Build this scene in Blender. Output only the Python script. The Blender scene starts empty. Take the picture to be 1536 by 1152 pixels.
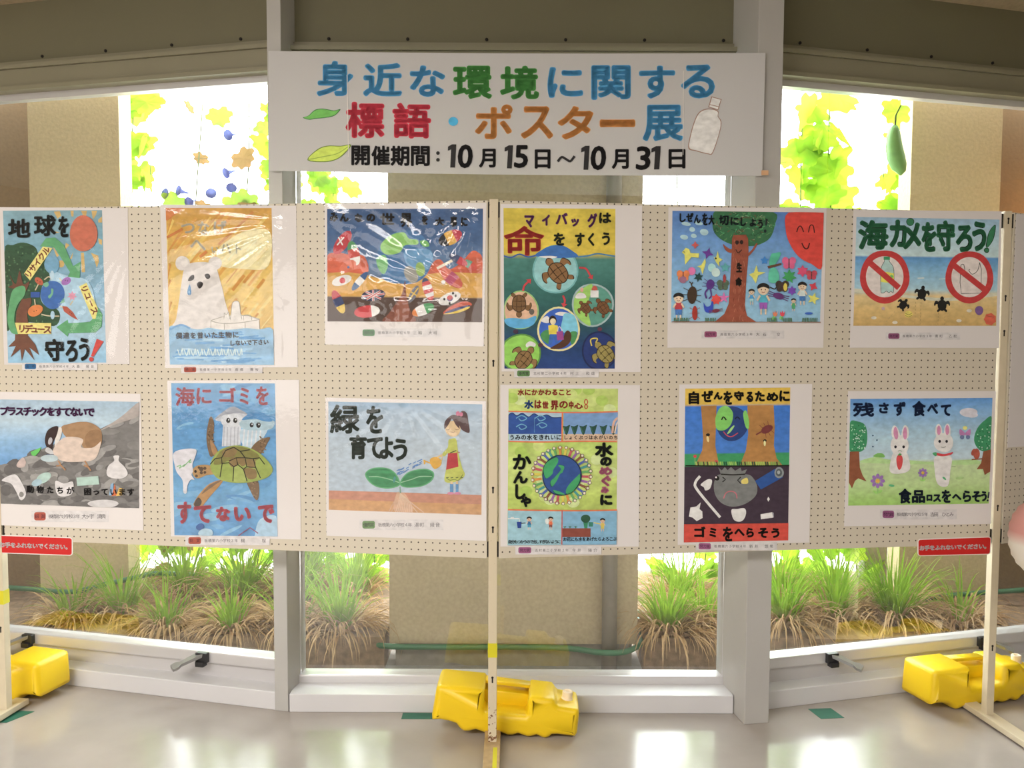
import bpy, bmesh, math, random
from mathutils import Vector, Matrix, noise
from mathutils.geometry import tessellate_polygon

scene = bpy.context.scene
COL = scene.collection

# ------------------------------------------------------------------ camera
cam_data = bpy.data.cameras.new('camera')
cam_data.sensor_fit = 'HORIZONTAL'
cam_data.sensor_width = 36.0
cam_data.lens = 1302.1 / 1536 * 36.0
cam_data.clip_start = 0.05
cam = bpy.data.objects.new('camera', cam_data)
COL.objects.link(cam)
PITCH, ROLL = 0.05866, 0.00416
cam.matrix_world = (Matrix.Translation((0, 0, 1.4285)) @ Matrix.Rotation(math.pi / 2 - PITCH, 4, 'X')
                    @ Matrix.Rotation(ROLL, 4, 'Z'))
scene.camera = cam

# ------------------------------------------------------------------ world, lights, exposure
world = bpy.data.worlds.new('bright_sky')
scene.world = world
world.use_nodes = True
bg = world.node_tree.nodes['Background']
bg.inputs['Color'].default_value = (0.93, 0.97, 1.0, 1)
bg.inputs['Strength'].default_value = 13.0


def area(name, loc, target, sx, sy, power, color):
    d = bpy.data.lights.new(name, 'AREA')
    d.shape = 'RECTANGLE'
    d.size, d.size_y = sx, sy
    d.energy = power
    d.color = color
    o = bpy.data.objects.new(name, d)
    COL.objects.link(o)
    o.location = loc
    o.rotation_euler = (Vector(target) - Vector(loc)).to_track_quat('-Z', 'Y').to_euler()
    return o


# unseen area lights added as fill: one for daylight from behind, two overhead
area('back_fill_daylight', (-4.0, -3.3, 1.30), (-4.0, 0, 1.1), 4.6, 1.6, 95, (1.0, 0.965, 0.93))
area('overhead_fill_left', (-2.5, -0.5, 2.80), (-2.5, -0.5, 0), 3.4, 0.8, 212, (1.0, 0.96, 0.91))
area('overhead_fill_right', (1.4, -0.5, 2.80), (1.4, -0.5, 0), 2.6, 0.8, 52, (1.0, 0.96, 0.91))

glow = bpy.data.lights.new('recess_glow_light', 'POINT')  # unseen light added so the right recess wall glows orange
glow.energy, glow.color, glow.shadow_soft_size = 9.0, (1.0, 0.45, 0.10), 0.05
glow_o = bpy.data.objects.new('recess_glow_light', glow)
COL.objects.link(glow_o)
glow_o.location = (2.92, 4.36, 2.02)

scene.view_settings.view_transform = 'Standard'
scene.view_settings.look = 'None'
scene.view_settings.gamma = 1
scene.view_settings.use_curve_mapping = False
scene.view_settings.exposure = 0.0

# ------------------------------------------------------------------ helpers


def lin(h):
    h = h.lstrip('#')
    r = []
    for i in (0, 2, 4):
        c = int(h[i:i + 2], 16) / 255
        r.append(c / 12.92 if c <= 0.04045 else ((c + 0.055) / 1.055) ** 2.4)
    return r


def mat(name, color, rough=0.5, metal=0.0, var=0.0, scale=20.0, bump=0.0, spec=0.5, coat=0.0, stretch=None, var_color=None):
    """principled surface with a little procedural colour variation"""
    m = bpy.data.materials.new(name)
    m.use_nodes = True
    nt = m.node_tree
    b = nt.nodes['Principled BSDF']
    c = lin(color) if isinstance(color, str) else color
    b.inputs['Base Color'].default_value = (*c, 1)
    b.inputs['Roughness'].default_value = rough
    b.inputs['Metallic'].default_value = metal
    b.inputs['Specular IOR Level'].default_value = spec
    if coat:
        b.inputs['Coat Weight'].default_value = coat
        b.inputs['Coat Roughness'].default_value = 0.08
    if var or bump:
        tc = nt.nodes.new('ShaderNodeTexCoord')
        src = tc.outputs['Object']
        if stretch:
            mp = nt.nodes.new('ShaderNodeMapping')
            mp.inputs['Scale'].default_value = stretch
            nt.links.new(src, mp.inputs['Vector'])
            src = mp.outputs['Vector']
        n = nt.nodes.new('ShaderNodeTexNoise')
        n.inputs['Scale'].default_value = scale
        n.inputs['Detail'].default_value = 5
        nt.links.new(src, n.inputs['Vector'])
        if var:
            r = nt.nodes.new('ShaderNodeValToRGB')
            v2 = lin(var_color) if var_color else [min(1, x * (1 + var)) for x in c]
            v1 = [x * (1 - var) for x in c]
            r.color_ramp.elements[0].position = 0.3
            r.color_ramp.elements[1].position = 0.7
            r.color_ramp.elements[0].color = (*v1, 1)
            r.color_ramp.elements[1].color = (*v2, 1)
            nt.links.new(n.outputs['Fac'], r.inputs['Fac'])
            nt.links.new(r.outputs['Color'], b.inputs['Base Color'])
        if bump:
            bp = nt.nodes.new('ShaderNodeBump')
            bp.inputs['Strength'].default_value = bump
            bp.inputs['Distance'].default_value = 0.004
            nt.links.new(n.outputs['Fac'], bp.inputs['Height'])
            nt.links.new(bp.outputs['Normal'], b.inputs['Normal'])
    return m


def film(name, tint=(1, 1, 1), rough=0.02, ior=1.5, bump=0.0, scale=30, base=0.0, gain=1.7):
    """thin clear sheet: transparent with a Fresnel reflection"""
    m = bpy.data.materials.new(name)
    m.use_nodes = True
    nt = m.node_tree
    nt.nodes.remove(nt.nodes['Principled BSDF'])
    out = nt.nodes['Material Output']
    t = nt.nodes.new('ShaderNodeBsdfTransparent')
    t.inputs['Color'].default_value = (*tint, 1)
    g = nt.nodes.new('ShaderNodeBsdfGlossy')
    g.inputs['Roughness'].default_value = rough
    fr = nt.nodes.new('ShaderNodeFresnel')
    ge = nt.nodes.new('ShaderNodeNewGeometry')      # a thin sheet reflects alike from both sides
    io = nt.nodes.new('ShaderNodeMapRange')
    io.inputs['To Min'].default_value, io.inputs['To Max'].default_value = ior, 1 / ior
    nt.links.new(ge.outputs['Backfacing'], io.inputs[0])
    nt.links.new(io.outputs[0], fr.inputs['IOR'])
    mul = nt.nodes.new('ShaderNodeMath')
    mul.operation = 'MULTIPLY_ADD'
    mul.inputs[1].default_value = gain
    mul.inputs[2].default_value = base
    mul.use_clamp = True
    nt.links.new(fr.outputs[0], mul.inputs[0])
    mx = nt.nodes.new('ShaderNodeMixShader')
    nt.links.new(mul.outputs[0], mx.inputs[0])
    nt.links.new(t.outputs[0], mx.inputs[1])
    nt.links.new(g.outputs[0], mx.inputs[2])
    nt.links.new(mx.outputs[0], out.inputs['Surface'])
    if bump:
        tc = nt.nodes.new('ShaderNodeTexCoord')
        n = nt.nodes.new('ShaderNodeTexNoise')
        n.inputs['Scale'].default_value = scale
        nt.links.new(tc.outputs['Object'], n.inputs['Vector'])
        bp = nt.nodes.new('ShaderNodeBump')
        bp.inputs['Strength'].default_value = bump
        bp.inputs['Distance'].default_value = 0.002
        nt.links.new(n.outputs['Fac'], bp.inputs['Height'])
        nt.links.new(bp.outputs['Normal'], g.inputs['Normal'])
    return m


def leafmat(name, color, trans, var_color=None):
    m = bpy.data.materials.new(name)
    m.use_nodes = True
    nt = m.node_tree
    nt.nodes.remove(nt.nodes['Principled BSDF'])
    out = nt.nodes['Material Output']
    c1, c2 = lin(color), lin(var_color or color)
    tc = nt.nodes.new('ShaderNodeTexCoord')
    n = nt.nodes.new('ShaderNodeTexNoise')
    n.inputs['Scale'].default_value = 9
    nt.links.new(tc.outputs['Object'], n.inputs['Vector'])
    r = nt.nodes.new('ShaderNodeValToRGB')
    r.color_ramp.elements[0].position, r.color_ramp.elements[1].position = 0.35, 0.65
    r.color_ramp.elements[0].color, r.color_ramp.elements[1].color = (*c1, 1), (*c2, 1)
    nt.links.new(n.outputs['Fac'], r.inputs['Fac'])
    d = nt.nodes.new('ShaderNodeBsdfDiffuse')
    t = nt.nodes.new('ShaderNodeBsdfTranslucent')
    nt.links.new(r.outputs[0], d.inputs[0])
    nt.links.new(r.outputs[0], t.inputs[0])
    mx = nt.nodes.new('ShaderNodeMixShader')
    mx.inputs[0].default_value = trans
    nt.links.new(d.outputs[0], mx.inputs[1])
    nt.links.new(t.outputs[0], mx.inputs[2])
    nt.links.new(mx.outputs[0], out.inputs['Surface'])
    return m


def mesh_obj(name, verts, faces, material, parent=None, smooth=False, mats=None, fmat=None):
    me = bpy.data.meshes.new(name)
    me.from_pydata([tuple(v) for v in verts], [], faces)
    for m in (mats or [material]):
        me.materials.append(m)
    if fmat:
        me.polygons.foreach_set('material_index', fmat)
    if smooth:
        me.polygons.foreach_set('use_smooth', [True] * len(me.polygons))
    me.update()
    o = bpy.data.objects.new(name, me)
    COL.objects.link(o)
    if parent:
        o.parent = parent
    return o


def empty(name, loc=(0, 0, 0), rz=0.0):
    o = bpy.data.objects.new(name, None)
    o.empty_display_size = 0.05
    COL.objects.link(o)
    o.location = loc
    o.rotation_euler = (0, 0, rz)
    return o


def tag(o, label, cat, group=None):
    o['label'] = label
    o['category'] = cat
    if group:
        o['group'] = group
    return o


def struct(o):
    o['kind'] = 'structure'
    return o


class MB:
    """collects boxes, ribbons and tubes into one mesh"""

    def __init__(s):
        s.v, s.f = [], []

    def add(s, vs, fs):
        b = len(s.v)
        s.v += [Vector(v) for v in vs]
        s.f += [tuple(i + b for i in f) for f in fs]

    def box(s, x0, x1, y0, y1, z0, z1, M=None, bev=0.0):
        bm = bmesh.new()
        bmesh.ops.create_cube(bm, size=1)
        for v in bm.verts:
            v.co = Vector((x0 + (v.co.x + .5) * (x1 - x0), y0 + (v.co.y + .5) * (y1 - y0), z0 + (v.co.z + .5) * (z1 - z0)))
        if bev:
            bmesh.ops.bevel(bm, geom=bm.edges[:], offset=bev, segments=2, affect='EDGES', profile=0.6)
        bm.verts.index_update()
        s.add([(M @ v.co) if M else v.co for v in bm.verts], [[v.index for v in f.verts] for f in bm.faces])
        bm.free()

    def tube(s, pts, r, n=8, cap=True):
        pts = [Vector(p) for p in pts]
        k = len(pts)
        rr = r if isinstance(r, (list, tuple)) else [r] * k
        vs, fs = [], []
        for i, p in enumerate(pts):
            t = (pts[min(i + 1, k - 1)] - pts[max(i - 1, 0)]).normalized()
            a = t.cross(Vector((0, 0, 1)) if abs(t.z) < .9 else Vector((1, 0, 0))).normalized()
            b = t.cross(a)
            for j in range(n):
                an = 2 * math.pi * j / n
                vs.append(p + (a * math.cos(an) + b * math.sin(an)) * rr[i])
        for i in range(k - 1):
            for j in range(n):
                fs.append((i * n + j, i * n + (j + 1) % n, (i + 1) * n + (j + 1) % n, (i + 1) * n + j))
        if cap:
            fs.append(tuple(range(n))[::-1])
            fs.append(tuple((k - 1) * n + j for j in range(n)))
        s.add(vs, fs)

    def lathe(s, prof, c=(0, 0, 0), n=24, M=None):
        vs, fs = [], []
        for (r, z) in prof:
            for j in range(n):
                a = 2 * math.pi * j / n
                p = Vector((c[0] + r * math.cos(a), c[1] + r * math.sin(a), c[2] + z))
                vs.append(M @ p if M else p)
        k = len(prof)
        for i in range(k - 1):
            for j in range(n):
                fs.append((i * n + j, i * n + (j + 1) % n, (i + 1) * n + (j + 1) % n, (i + 1) * n + j))
        fs.append(tuple(range(n))[::-1])
        fs.append(tuple((k - 1) * n + j for j in range(n)))
        s.add(vs, fs)

    def build(s, name, m, parent=None, smooth=False):
        return mesh_obj(name, s.v, s.f, m, parent, smooth)


def smooth_loop(pts, n=5, closed=True):
    """Catmull-Rom through the points"""
    k = len(pts)
    out = []
    rng = range(k) if closed else range(k - 1)
    for i in rng:
        if closed:
            p0, p1, p2, p3 = (pts[(i + j - 1) % k] for j in range(4))
        else:
            p0, p1, p2, p3 = (pts[min(max(i + j - 1, 0), k - 1)] for j in range(4))
        for q in range(n):
            t = q / n
            out.append(tuple(0.5 * ((2 * p1[a]) + (-p0[a] + p2[a]) * t + (2 * p0[a] - 5 * p1[a] + 4 * p2[a] - p3[a]) * t * t
                                    + (-p0[a] + 3 * p1[a] - 3 * p2[a] + p3[a]) * t ** 3) for a in (0, 1)))
    if not closed:
        out.append(tuple(pts[-1]))
    return out


def inset(poly, d):
    k = len(poly)
    ar = sum(poly[i][0] * poly[(i + 1) % k][1] - poly[(i + 1) % k][0] * poly[i][1] for i in range(k))
    sg = 1 if ar > 0 else -1
    out = []
    for i in range(k):
        a, b, c = Vector(poly[i - 1]), Vector(poly[i]), Vector(poly[(i + 1) % k])
        e1, e2 = (b - a), (c - b)
        if e1.length < 1e-9 or e2.length < 1e-9:
            out.append(tuple(b))
            continue
        e1.normalize(), e2.normalize()
        n = Vector((-(e1.y + e2.y), e1.x + e2.x)) * sg
        if n.length < 1e-6:
            n = Vector((-e1.y, e1.x)) * sg
        n.normalize()
        out.append(tuple(b + n * d))
    return out


def pillow(mb, outline, y0, y1, r, steps=4, M=None):
    """outline in x-z, extruded along y with rounded rims"""
    seq = []
    for i in range(steps + 1):
        a = math.pi / 2 * i / steps            # 0: flat face, 90 deg: side wall
        seq.append((y0 + r * (1 - math.cos(a)), inset(outline, r * (1 - math.sin(a)))))
    back = [(y1 - (y - y0), o) for (y, o) in reversed(seq)]
    allr = seq + back
    k = len(outline)
    vs, fs = [], []
    for (y, o) in allr:
        for p in o:
            v = Vector((p[0], y, p[1]))
            vs.append(M @ v if M else v)
    for i in range(len(allr) - 1):
        for j in range(k):
            fs.append((i * k + j, i * k + (j + 1) % k, (i + 1) * k + (j + 1) % k, (i + 1) * k + j))
    for base, o, flip in ((0, allr[0][1], False), ((len(allr) - 1) * k, allr[-1][1], True)):
        for t in tessellate_polygon([[Vector((p[0], p[1], 0)) for p in o]]):
            t = tuple(base + i for i in t)
            fs.append(t[::-1] if flip else t)
    mb.add(vs, fs)


def fix_normals(o):
    bm = bmesh.new()
    bm.from_mesh(o.data)
    bmesh.ops.recalc_face_normals(bm, faces=bm.faces[:])
    bm.to_mesh(o.data)
    bm.free()
    return o


# ------------------------------------------------------------------ materials
M_ALU = mat('painted_aluminium', '#b9b7b4', 0.38, 0.0, 0.05, 3.0)
M_SASH = mat('sash_aluminium', '#d2d0d2', 0.28, 0.3)
M_SILL = mat('sill_aluminium', '#d6d5d8', 0.35, 0.0, 0.03, 3.0)
M_HEAD = mat('header_aluminium', '#8b8670', 0.4, 0.0, 0.04, 3.0)  # darker than the columns: dim light near the ceiling put into the colour
M_UPPER = mat('upper_wall_panel', '#726e56', 0.6, 0, 0.04, 2.0)
M_FLOOR = mat('waxed_vinyl_floor', '#aea6a0', 0.15, 0, 0.10, 3.0, 0.02, spec=0.6)
M_CEIL = mat('ceiling_board', '#c9c5b8', 0.8)
M_ROOM = mat('lobby_wall', '#b3a48e', 0.8)
M_STUCCO = mat('tan_stucco', '#b3a184', 0.9, 0, 0.09, 60.0, 0.5)
M_STUCCO3 = mat('daylit_stucco', '#cab793', 0.9, 0, 0.09, 60.0, 0.5)  # tan stucco with a lighter colour in place of daylight on the side piers
M_STUCCO2 = mat('brown_stucco', '#7d674c', 0.9, 0, 0.09, 60.0, 0.4)
M_CONC = mat('concrete', '#8d867c', 0.9, 0, 0.15, 25.0, 0.4)
M_SOIL = mat('soil', '#86705a', 0.95, 0, 0.3, 30.0, 0.8)
M_CREAM = mat('cream_enamel', '#d6c9ae', 0.45, 0, 0.06, 14.0)
M_DARK = mat('dark_slot', '#1a1510', 0.7)
M_PAPER = mat('white_paper', '#e6e1e0', 0.55, 0, 0.015, 5)
M_YELLOW = mat('yellow_polyethylene', '#f5cf18', 0.38, 0, 0.03, 6.0)
M_YELLOW.node_tree.nodes['Principled BSDF'].inputs['Subsurface Weight'].default_value = 0.12
M_YELLOW.node_tree.nodes['Principled BSDF'].inputs['Subsurface Radius'].default_value = (0.03, 0.02, 0.004)
M_CAP = mat('cream_cap', '#f8e6cc', 0.5)
M_YTAPE = mat('yellow_tape', '#d8cf28', 0.45)
M_GTAPE = mat('green_tape', '#2f6f5c', 0.5, 0, 0.08, 40)
M_RED = mat('red_plastic', '#cf2322', 0.35)
M_WHITE = mat('white_print', '#f4f0ec', 0.5)
M_CHROME = mat('latch_metal', '#a2a2a2', 0.38, 0.6)
M_BLACKM = mat('latch_black', '#3a3a3c', 0.35, 0.5)
M_PIPE = mat('grey_pipe', '#83796c', 0.6, 0, 0.1, 20)
M_HOSE = mat('green_hose', '#2f6848', 0.5)
M_GLASS = film('window_glass', (0.95, 0.97, 0.95), 0.0, 1.5, gain=4.0)
M_SLEEVE = film('clear_sleeve', (0.985, 0.985, 0.985), 0.07, 1.40, 0.15, 60, gain=1.3)
M_GRASS = leafmat('grass_green', '#8fae3c', 0.35, '#6f9630')
M_DEAD = leafmat('grass_dead', '#cdb08a', 0.3, '#a4845e')
M_LEAF = leafmat('vine_leaf', '#a9c63a', 0.6, '#7fae34')
M_LEAFD = leafmat('vine_leaf_dark', '#6f8f3a', 0.5, '#8aa63c')
M_LEAFB = leafmat('withered_leaf', '#8d6e48', 0.4, '#75603c')
M_FLOWER = leafmat('blue_flower', '#8087bd', 0.5, '#6f7cab')
M_STEM = mat('vine_stem', '#5d6440', 0.8)
M_STRING = mat('net_string', '#4a4a40', 0.8)
M_GOURD = mat('gourd_skin', '#6f9f58', 0.5, 0, 0.12, 30, 0.2)


def pegboard_material():
    m = bpy.data.materials.new('cream_pegboard')
    m.use_nodes = True
    nt = m.node_tree
    b = nt.nodes['Principled BSDF']
    b.inputs['Roughness'].default_value = 0.5
    tc = nt.nodes.new('ShaderNodeTexCoord')
    sp = nt.nodes.new('ShaderNodeSeparateXYZ')
    nt.links.new(tc.outputs['Object'], sp.inputs[0])

    def math_(op, a, bv=None, b2=None):
        n = nt.nodes.new('ShaderNodeMath')
        n.operation = op
        nt.links.new(a, n.inputs[0])
        if bv is not None:
            n.inputs[1].default_value = bv
        if b2 is not None:
            nt.links.new(b2, n.inputs[1])
        return n.outputs[0]
    ds = []
    for ax in ('X', 'Z'):
        a = math_('MULTIPLY', sp.outputs[ax], 40.0)
        a = math_('FRACT', a)
        a = math_('SUBTRACT', a, 0.5)
        ds.append(math_('MULTIPLY', a, None, a))
    r2 = math_('ADD', ds[0], None, ds[1])
    r = math_('SQRT', r2)
    ramp = nt.nodes.new('ShaderNodeValToRGB')
    ramp.color_ramp.elements[0].position = 0.085
    ramp.color_ramp.elements[1].position = 0.125
    ramp.color_ramp.elements[0].color = (*lin('#3a3026'), 1)
    ramp.color_ramp.elements[1].color = (*lin('#d4cbb9'), 1)
    nt.links.new(r, ramp.inputs['Fac'])
    nt.links.new(ramp.outputs[0], b.inputs['Base Color'])
    return m


M_PEG = pegboard_material()


def paint_material():
    m = bpy.data.materials.new('poster_paint')
    m.use_nodes = True
    nt = m.node_tree
    b = nt.nodes['Principled BSDF']
    b.inputs['Roughness'].default_value = 0.6
    b.inputs['Specular IOR Level'].default_value = 0.3
    at = nt.nodes.new('ShaderNodeAttribute')
    at.attribute_name = 'paint'
    tc = nt.nodes.new('ShaderNodeTexCoord')
    n = nt.nodes.new('ShaderNodeTexNoise')
    n.inputs['Scale'].default_value = 38
    n.inputs['Detail'].default_value = 6
    mp = nt.nodes.new('ShaderNodeMapping')
    mp.inputs['Scale'].default_value = (1, 1, 1.6)
    nt.links.new(tc.outputs['Object'], mp.inputs[0])
    nt.links.new(mp.outputs[0], n.inputs['Vector'])
    mr = nt.nodes.new('ShaderNodeMapRange')
    mr.inputs['From Min'].default_value = 0.3
    mr.inputs['From Max'].default_value = 0.7
    mr.inputs['To Min'].default_value = 0.86
    mr.inputs['To Max'].default_value = 1.12
    nt.links.new(n.outputs['Fac'], mr.inputs[0])
    vm = nt.nodes.new('ShaderNodeVectorMath')
    vm.operation = 'SCALE'
    nt.links.new(at.outputs['Color'], vm.inputs[0])
    nt.links.new(mr.outputs[0], vm.inputs['Scale'])
    nt.links.new(vm.outputs[0], b.inputs['Base Color'])
    return m


M_PAINT = paint_material()
# ================================================================== the setting
def facet_matrix(P, u):
    u = Vector((u[0], u[1], 0)).normalized()
    n = Vector((-u.y, u.x, 0))
    if n.y < 0:
        n = -n
    M = Matrix(((u.x, n.x, 0, P[0]), (u.y, n.y, 0, P[1]), (0, 0, 1, 0), (0, 0, 0, 1)))
    return M


FL = facet_matrix((-0.885, 3.205), (-0.970, 0.242))
FR = facet_matrix((0.945, 3.219), (0.9646, 0.2637))
FC = Matrix.Identity(4)
CEIL = 2.85


def slab(name, pts, z0, z1, m):
    k = len(pts)
    vs = [(x, y, z0) for x, y in pts] + [(x, y, z1) for x, y in pts]
    fs = [tuple(range(k))[::-1], tuple(range(k, 2 * k))] + [(i, (i + 1) % k, k + (i + 1) % k, k + i) for i in range(k)]
    return struct(fix_normals(mesh_obj(name, vs, fs, m)))


room = [(-7, -3.5), (6.5, -3.5), (6.5, 4.86), (0.95, 3.34), (-0.9, 3.33), (-7, 4.86)]
slab('floor', room, -0.12, 0.0, M_FLOOR)
slab('ceiling', room, CEIL, CEIL + 0.1, M_CEIL)
for nm, b in (('wall_left', (-7.1, -7.0, -3.5, 4.95)), ('wall_right', (6.5, 6.6, -3.5, 4.95)), ('wall_back', (-7.1, 6.6, -3.6, -3.5))):
    mb = MB()
    mb.box(b[0], b[1], b[2], b[3], -0.12, CEIL + 0.1)
    struct(mb.build(nm, M_ROOM))


def window(name, F, u0, u1, go, pane_z0, sill_d, rail_z, latch_us=()):
    """sill step, glazing frame, pane and header of one facet; go = depth of the glass behind the sill front"""
    w = struct(empty(name))
    mb = MB()
    mb.box(u0, u1, 0.0, sill_d, 0.0, 0.070, F, 0.004)
    mb.build('window_sill', M_SILL, w)
    mb = MB()
    if rail_z[0] > 0.08:
        mb.box(u0, u1, go - 0.022, go + 0.05, 0.0, rail_z[0], F)            # plate under the sash
    mb.box(u0, u1, go - 0.045 if rail_z[0] > .08 else go - 0.04, go + 0.03, rail_z[0], rail_z[1], F, 0.006)
    fw = 0.016
    mb.box(u0, u0 + fw, go - 0.03, go + 0.03, rail_z[1], 2.376, F)
    mb.box(u1 - fw, u1, go - 0.03, go + 0.03, rail_z[1], 2.376, F)
    mb.box(u0, u1, go - 0.012, go + 0.03, 2.362, 2.392, F)
    mb.build('frame', M_SASH, w)
    mb = MB()
    mb.box(u0, u1, go - 0.05, go + 0.06, 2.392, 2.472, F, 0.003)               # smooth header band
    mb.box(u0, u1, go - 0.066, go - 0.0, 2.386, 2.402, F)
    mb.box(u0, u1, go - 0.06, go - 0.0, 2.472, 2.488, F)
    mb.build('header', M_HEAD, w)
    mb = MB()
    mb.box(u0 + fw, u1 - fw, go, go + 0.001, rail_z[1] - .002, 2.37, F)
    # one single thin sheet
    me_v = [F @ Vector(p) for p in ((u0 + fw, go, rail_z[1]), (u1 - fw, go, rail_z[1]), (u1 - fw, go, 2.366), (u0 + fw, go, 2.366))]
    mesh_obj('pane', me_v, [(0, 1, 2, 3)], M_GLASS, w)
    for (u, d) in latch_us:
        L = empty('latch')
        L.parent = w
        b0 = MB()
        b0.box(-0.024, 0.024, -0.022, 0.0, -0.022, 0.018, None, 0.003)
        b0.box(-0.018, 0.018, -0.034, -0.005, -0.034, -0.014, None, 0.003)
        ob = b0.build('bracket', M_BLACKM, L)
        h = MB()
        D = Matrix.Rotation(d * 0.75, 4, 'Z')
        prof = [(-0.022, 0.0), (0.022, 0.0), (0.015, -0.080), (0.030, -0.094), (0.027, -0.112), (-0.027, -0.112), (-0.030, -0.094), (-0.015, -0.080)]
        k = len(prof)
        vs = []
        for (x, y) in prof:
            vs.append(D @ Vector((x, y - .008, 0.016 + y * 0.33)))
        for (x, y) in prof:
            vs.append(D @ Vector((x * .9, y - .008, 0.002 + y * 0.30)))
        h.add(vs, [tuple(range(k)), tuple(range(k, 2 * k))[::-1]] + [(i, i + k, (i + 1) % k + k, (i + 1) % k) for i in range(k)])
        fix_normals(h.build('lever', M_CHROME, L))
        L.matrix_local = F @ Matrix.Translation((u, go - 0.045, (rail_z[0] + rail_z[1]) / 2 + .005))
    return w


window('window_1', FL, 0.0, 2.6, 0.10, 0.175, 0.082, (0.130, 0.175), ((0.345, 1), (1.16, 1)))
window('window_2', FC @ Matrix.Translation((0, 3.19, 0)), -0.833, 0.838, 0.145, 0.10, 0.12, (0.066, 0.102))
window('window_3', FR, 0.0, 2.6, 0.10, 0.175, 0.082, (0.130, 0.175), ((0.345, 1), (1.07, 1)))

# upper wall panels over the windows, and the plain wall beyond the side windows
for nm, F, u0, u1, go in (('wall_upper_left', FL, 0, 6.4, .10), ('wall_upper_centre', Matrix.Translation((0, 3.19, 0)), -0.85, 0.86, .145), ('wall_upper_right', FR, 0, 6.0, .10)):
    r = struct(empty(nm))
    mb = MB()
    mb.box(u0, u1, go - 0.02, go + 0.12, 2.488, CEIL + .05, F)
    mb.build('panel', M_UPPER, r)
    mb = MB()
    mb.box(u0 + 0.03, min(u1, 2.55) - 0.03, go - 0.032, go - 0.018, 2.490, 2.508, F)
    mb.build('bead', M_HEAD, r)
    u = u0 + 0.16
    while u < min(u1, 2.5):
        sc = MB()
        sc.lathe([(0.006, 0), (0.006, 0.004), (0.002, 0.006)], n=8, M=F @ Matrix.Translation((u, go - 0.02, 2.523)) @ Matrix.Rotation(math.pi / 2, 4, 'X'))
        sc.build('screw', M_DARK, r)
        u += 0.295
    if u1 > 3:
        mb = MB()
        mb.box(2.6, u1, go - 0.02, go + 0.12, 0, 2.50, F)
        mb.build('side_wall', M_ROOM, r)

# the two columns at the corners of the bay
for nm, (px, py), ang, w, d in (('trim_1', (-0.838, 3.194), -9.6, 0.054, 0.17), ('trim_2', (0.856, 3.101), 9.2, 0.095, 0.27)):
    r = math.radians(ang)
    M = Matrix.Translation((px, py, 0)) @ Matrix.Rotation(r, 4, 'Z')
    mb = MB()
    if ang < 0:
        mb.box(-w, 0, 0, d, 0, CEIL + .02, M, 0.003)
    else:
        mb.box(0, w, 0, d, 0, CEIL + .02, M, 0.003)
    struct(mb.build(nm, M_ALU))

# -------------------------------------------------- the terrace outside
mb = MB()
mb.box(-7, 7, 3.42, 5.02, -0.22, -0.10)
o = mb.build('floor_terrace', M_CONC)
struct(o)
mb = MB()
mb.box(-5, 5, 3.44, 4.34, 2.74, 2.87)
struct(mb.build('terrace_shade_slab', M_STUCCO))  # unseen roof slab added to shade the outer walls, depth set by their brightness
PY = 4.45
for nm, b, m in (('wall_outer_left', (-2.45, -1.99, PY, PY + .14), M_STUCCO3), ('wall_outer_left_recess', (-4.6, -2.44, PY + 0.12, PY + .5), M_STUCCO2),
                 ('wall_outer_centre', (-0.553, 0.575, 3.88, 4.10), M_STUCCO),
                 ('wall_outer_right', (2.015, 2.47, PY, PY + .14), M_STUCCO3), ('wall_outer_right_recess', (2.46, 4.6, PY + 0.12, PY + .5), M_STUCCO2)):
    mb = MB()
    mb.box(b[0], b[1], b[2], b[3], -0.12 if 'centre' not in nm else 0.015, 2.75)
    struct(mb.build(nm, m))
mb = MB()
mb.box(-0.53, 0.555, 3.91, 4.09, -0.12, 0.016)
struct(mb.build('baseboard_outer', M_CONC))
mb = MB()
for x0, x1 in ((-4.4, -0.575), (0.60, 4.4)):
    mb.box(x0, x1, 3.86, 5.0, -0.12, 0.05)
struct(mb.build('floor_planting_bed', M_SOIL))
mb = MB()
mb.box(-30, 30, 5.2, 60, -3.3, -3.2)
struct(mb.build('floor_street', mat('pale_asphalt', '#b9b6b0', 0.9)))
# ================================================================== painting on flat sheets
def homography(src, dst):
    import itertools
    A, B = [], []
    for (x, y), (u, v) in zip(src, dst):
        A.append([x, y, 1, 0, 0, 0, -u * x, -u * y]); B.append(u)
        A.append([0, 0, 0, x, y, 1, -v * x, -v * y]); B.append(v)
    n = 8
    M = [a + [b] for a, b in zip(A, B)]
    for i in range(n):
        p = max(range(i, n), key=lambda r: abs(M[r][i]))
        M[i], M[p] = M[p], M[i]
        for r in range(n):
            if r != i:
                f = M[r][i] / M[i][i]
                M[r] = [a - f * b for a, b in zip(M[r], M[i])]
    h = [M[i][n] / M[i][i] for i in range(n)] + [1]
    return lambda x, y: ((h[0] * x + h[1] * y + h[2]) / (h[6] * x + h[7] * y + 1), (h[3] * x + h[4] * y + h[5]) / (h[6] * x + h[7] * y + 1))


_font = bpy.data.curves.new('lettering', 'FONT')
_font.resolution_u = 3
_fo = bpy.data.objects.new('lettering', _font)
COL.objects.link(_fo)
_glyphs = {}


def glyph(ch):
    if ch not in _glyphs:
        _font.body = ch
        dg = bpy.context.evaluated_depsgraph_get()
        dg.update()
        ev = _fo.evaluated_get(dg)
        me = ev.to_mesh()
        _glyphs[ch] = ([(v.co.x, v.co.y) for v in me.vertices], [tuple(p.vertices) for p in me.polygons])
        ev.to_mesh_clear()
    return _glyphs[ch]


def _pts(s):
    return [tuple(float(a) for a in p.split(',')) for p in s.split()] if isinstance(s, str) else list(s)


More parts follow.
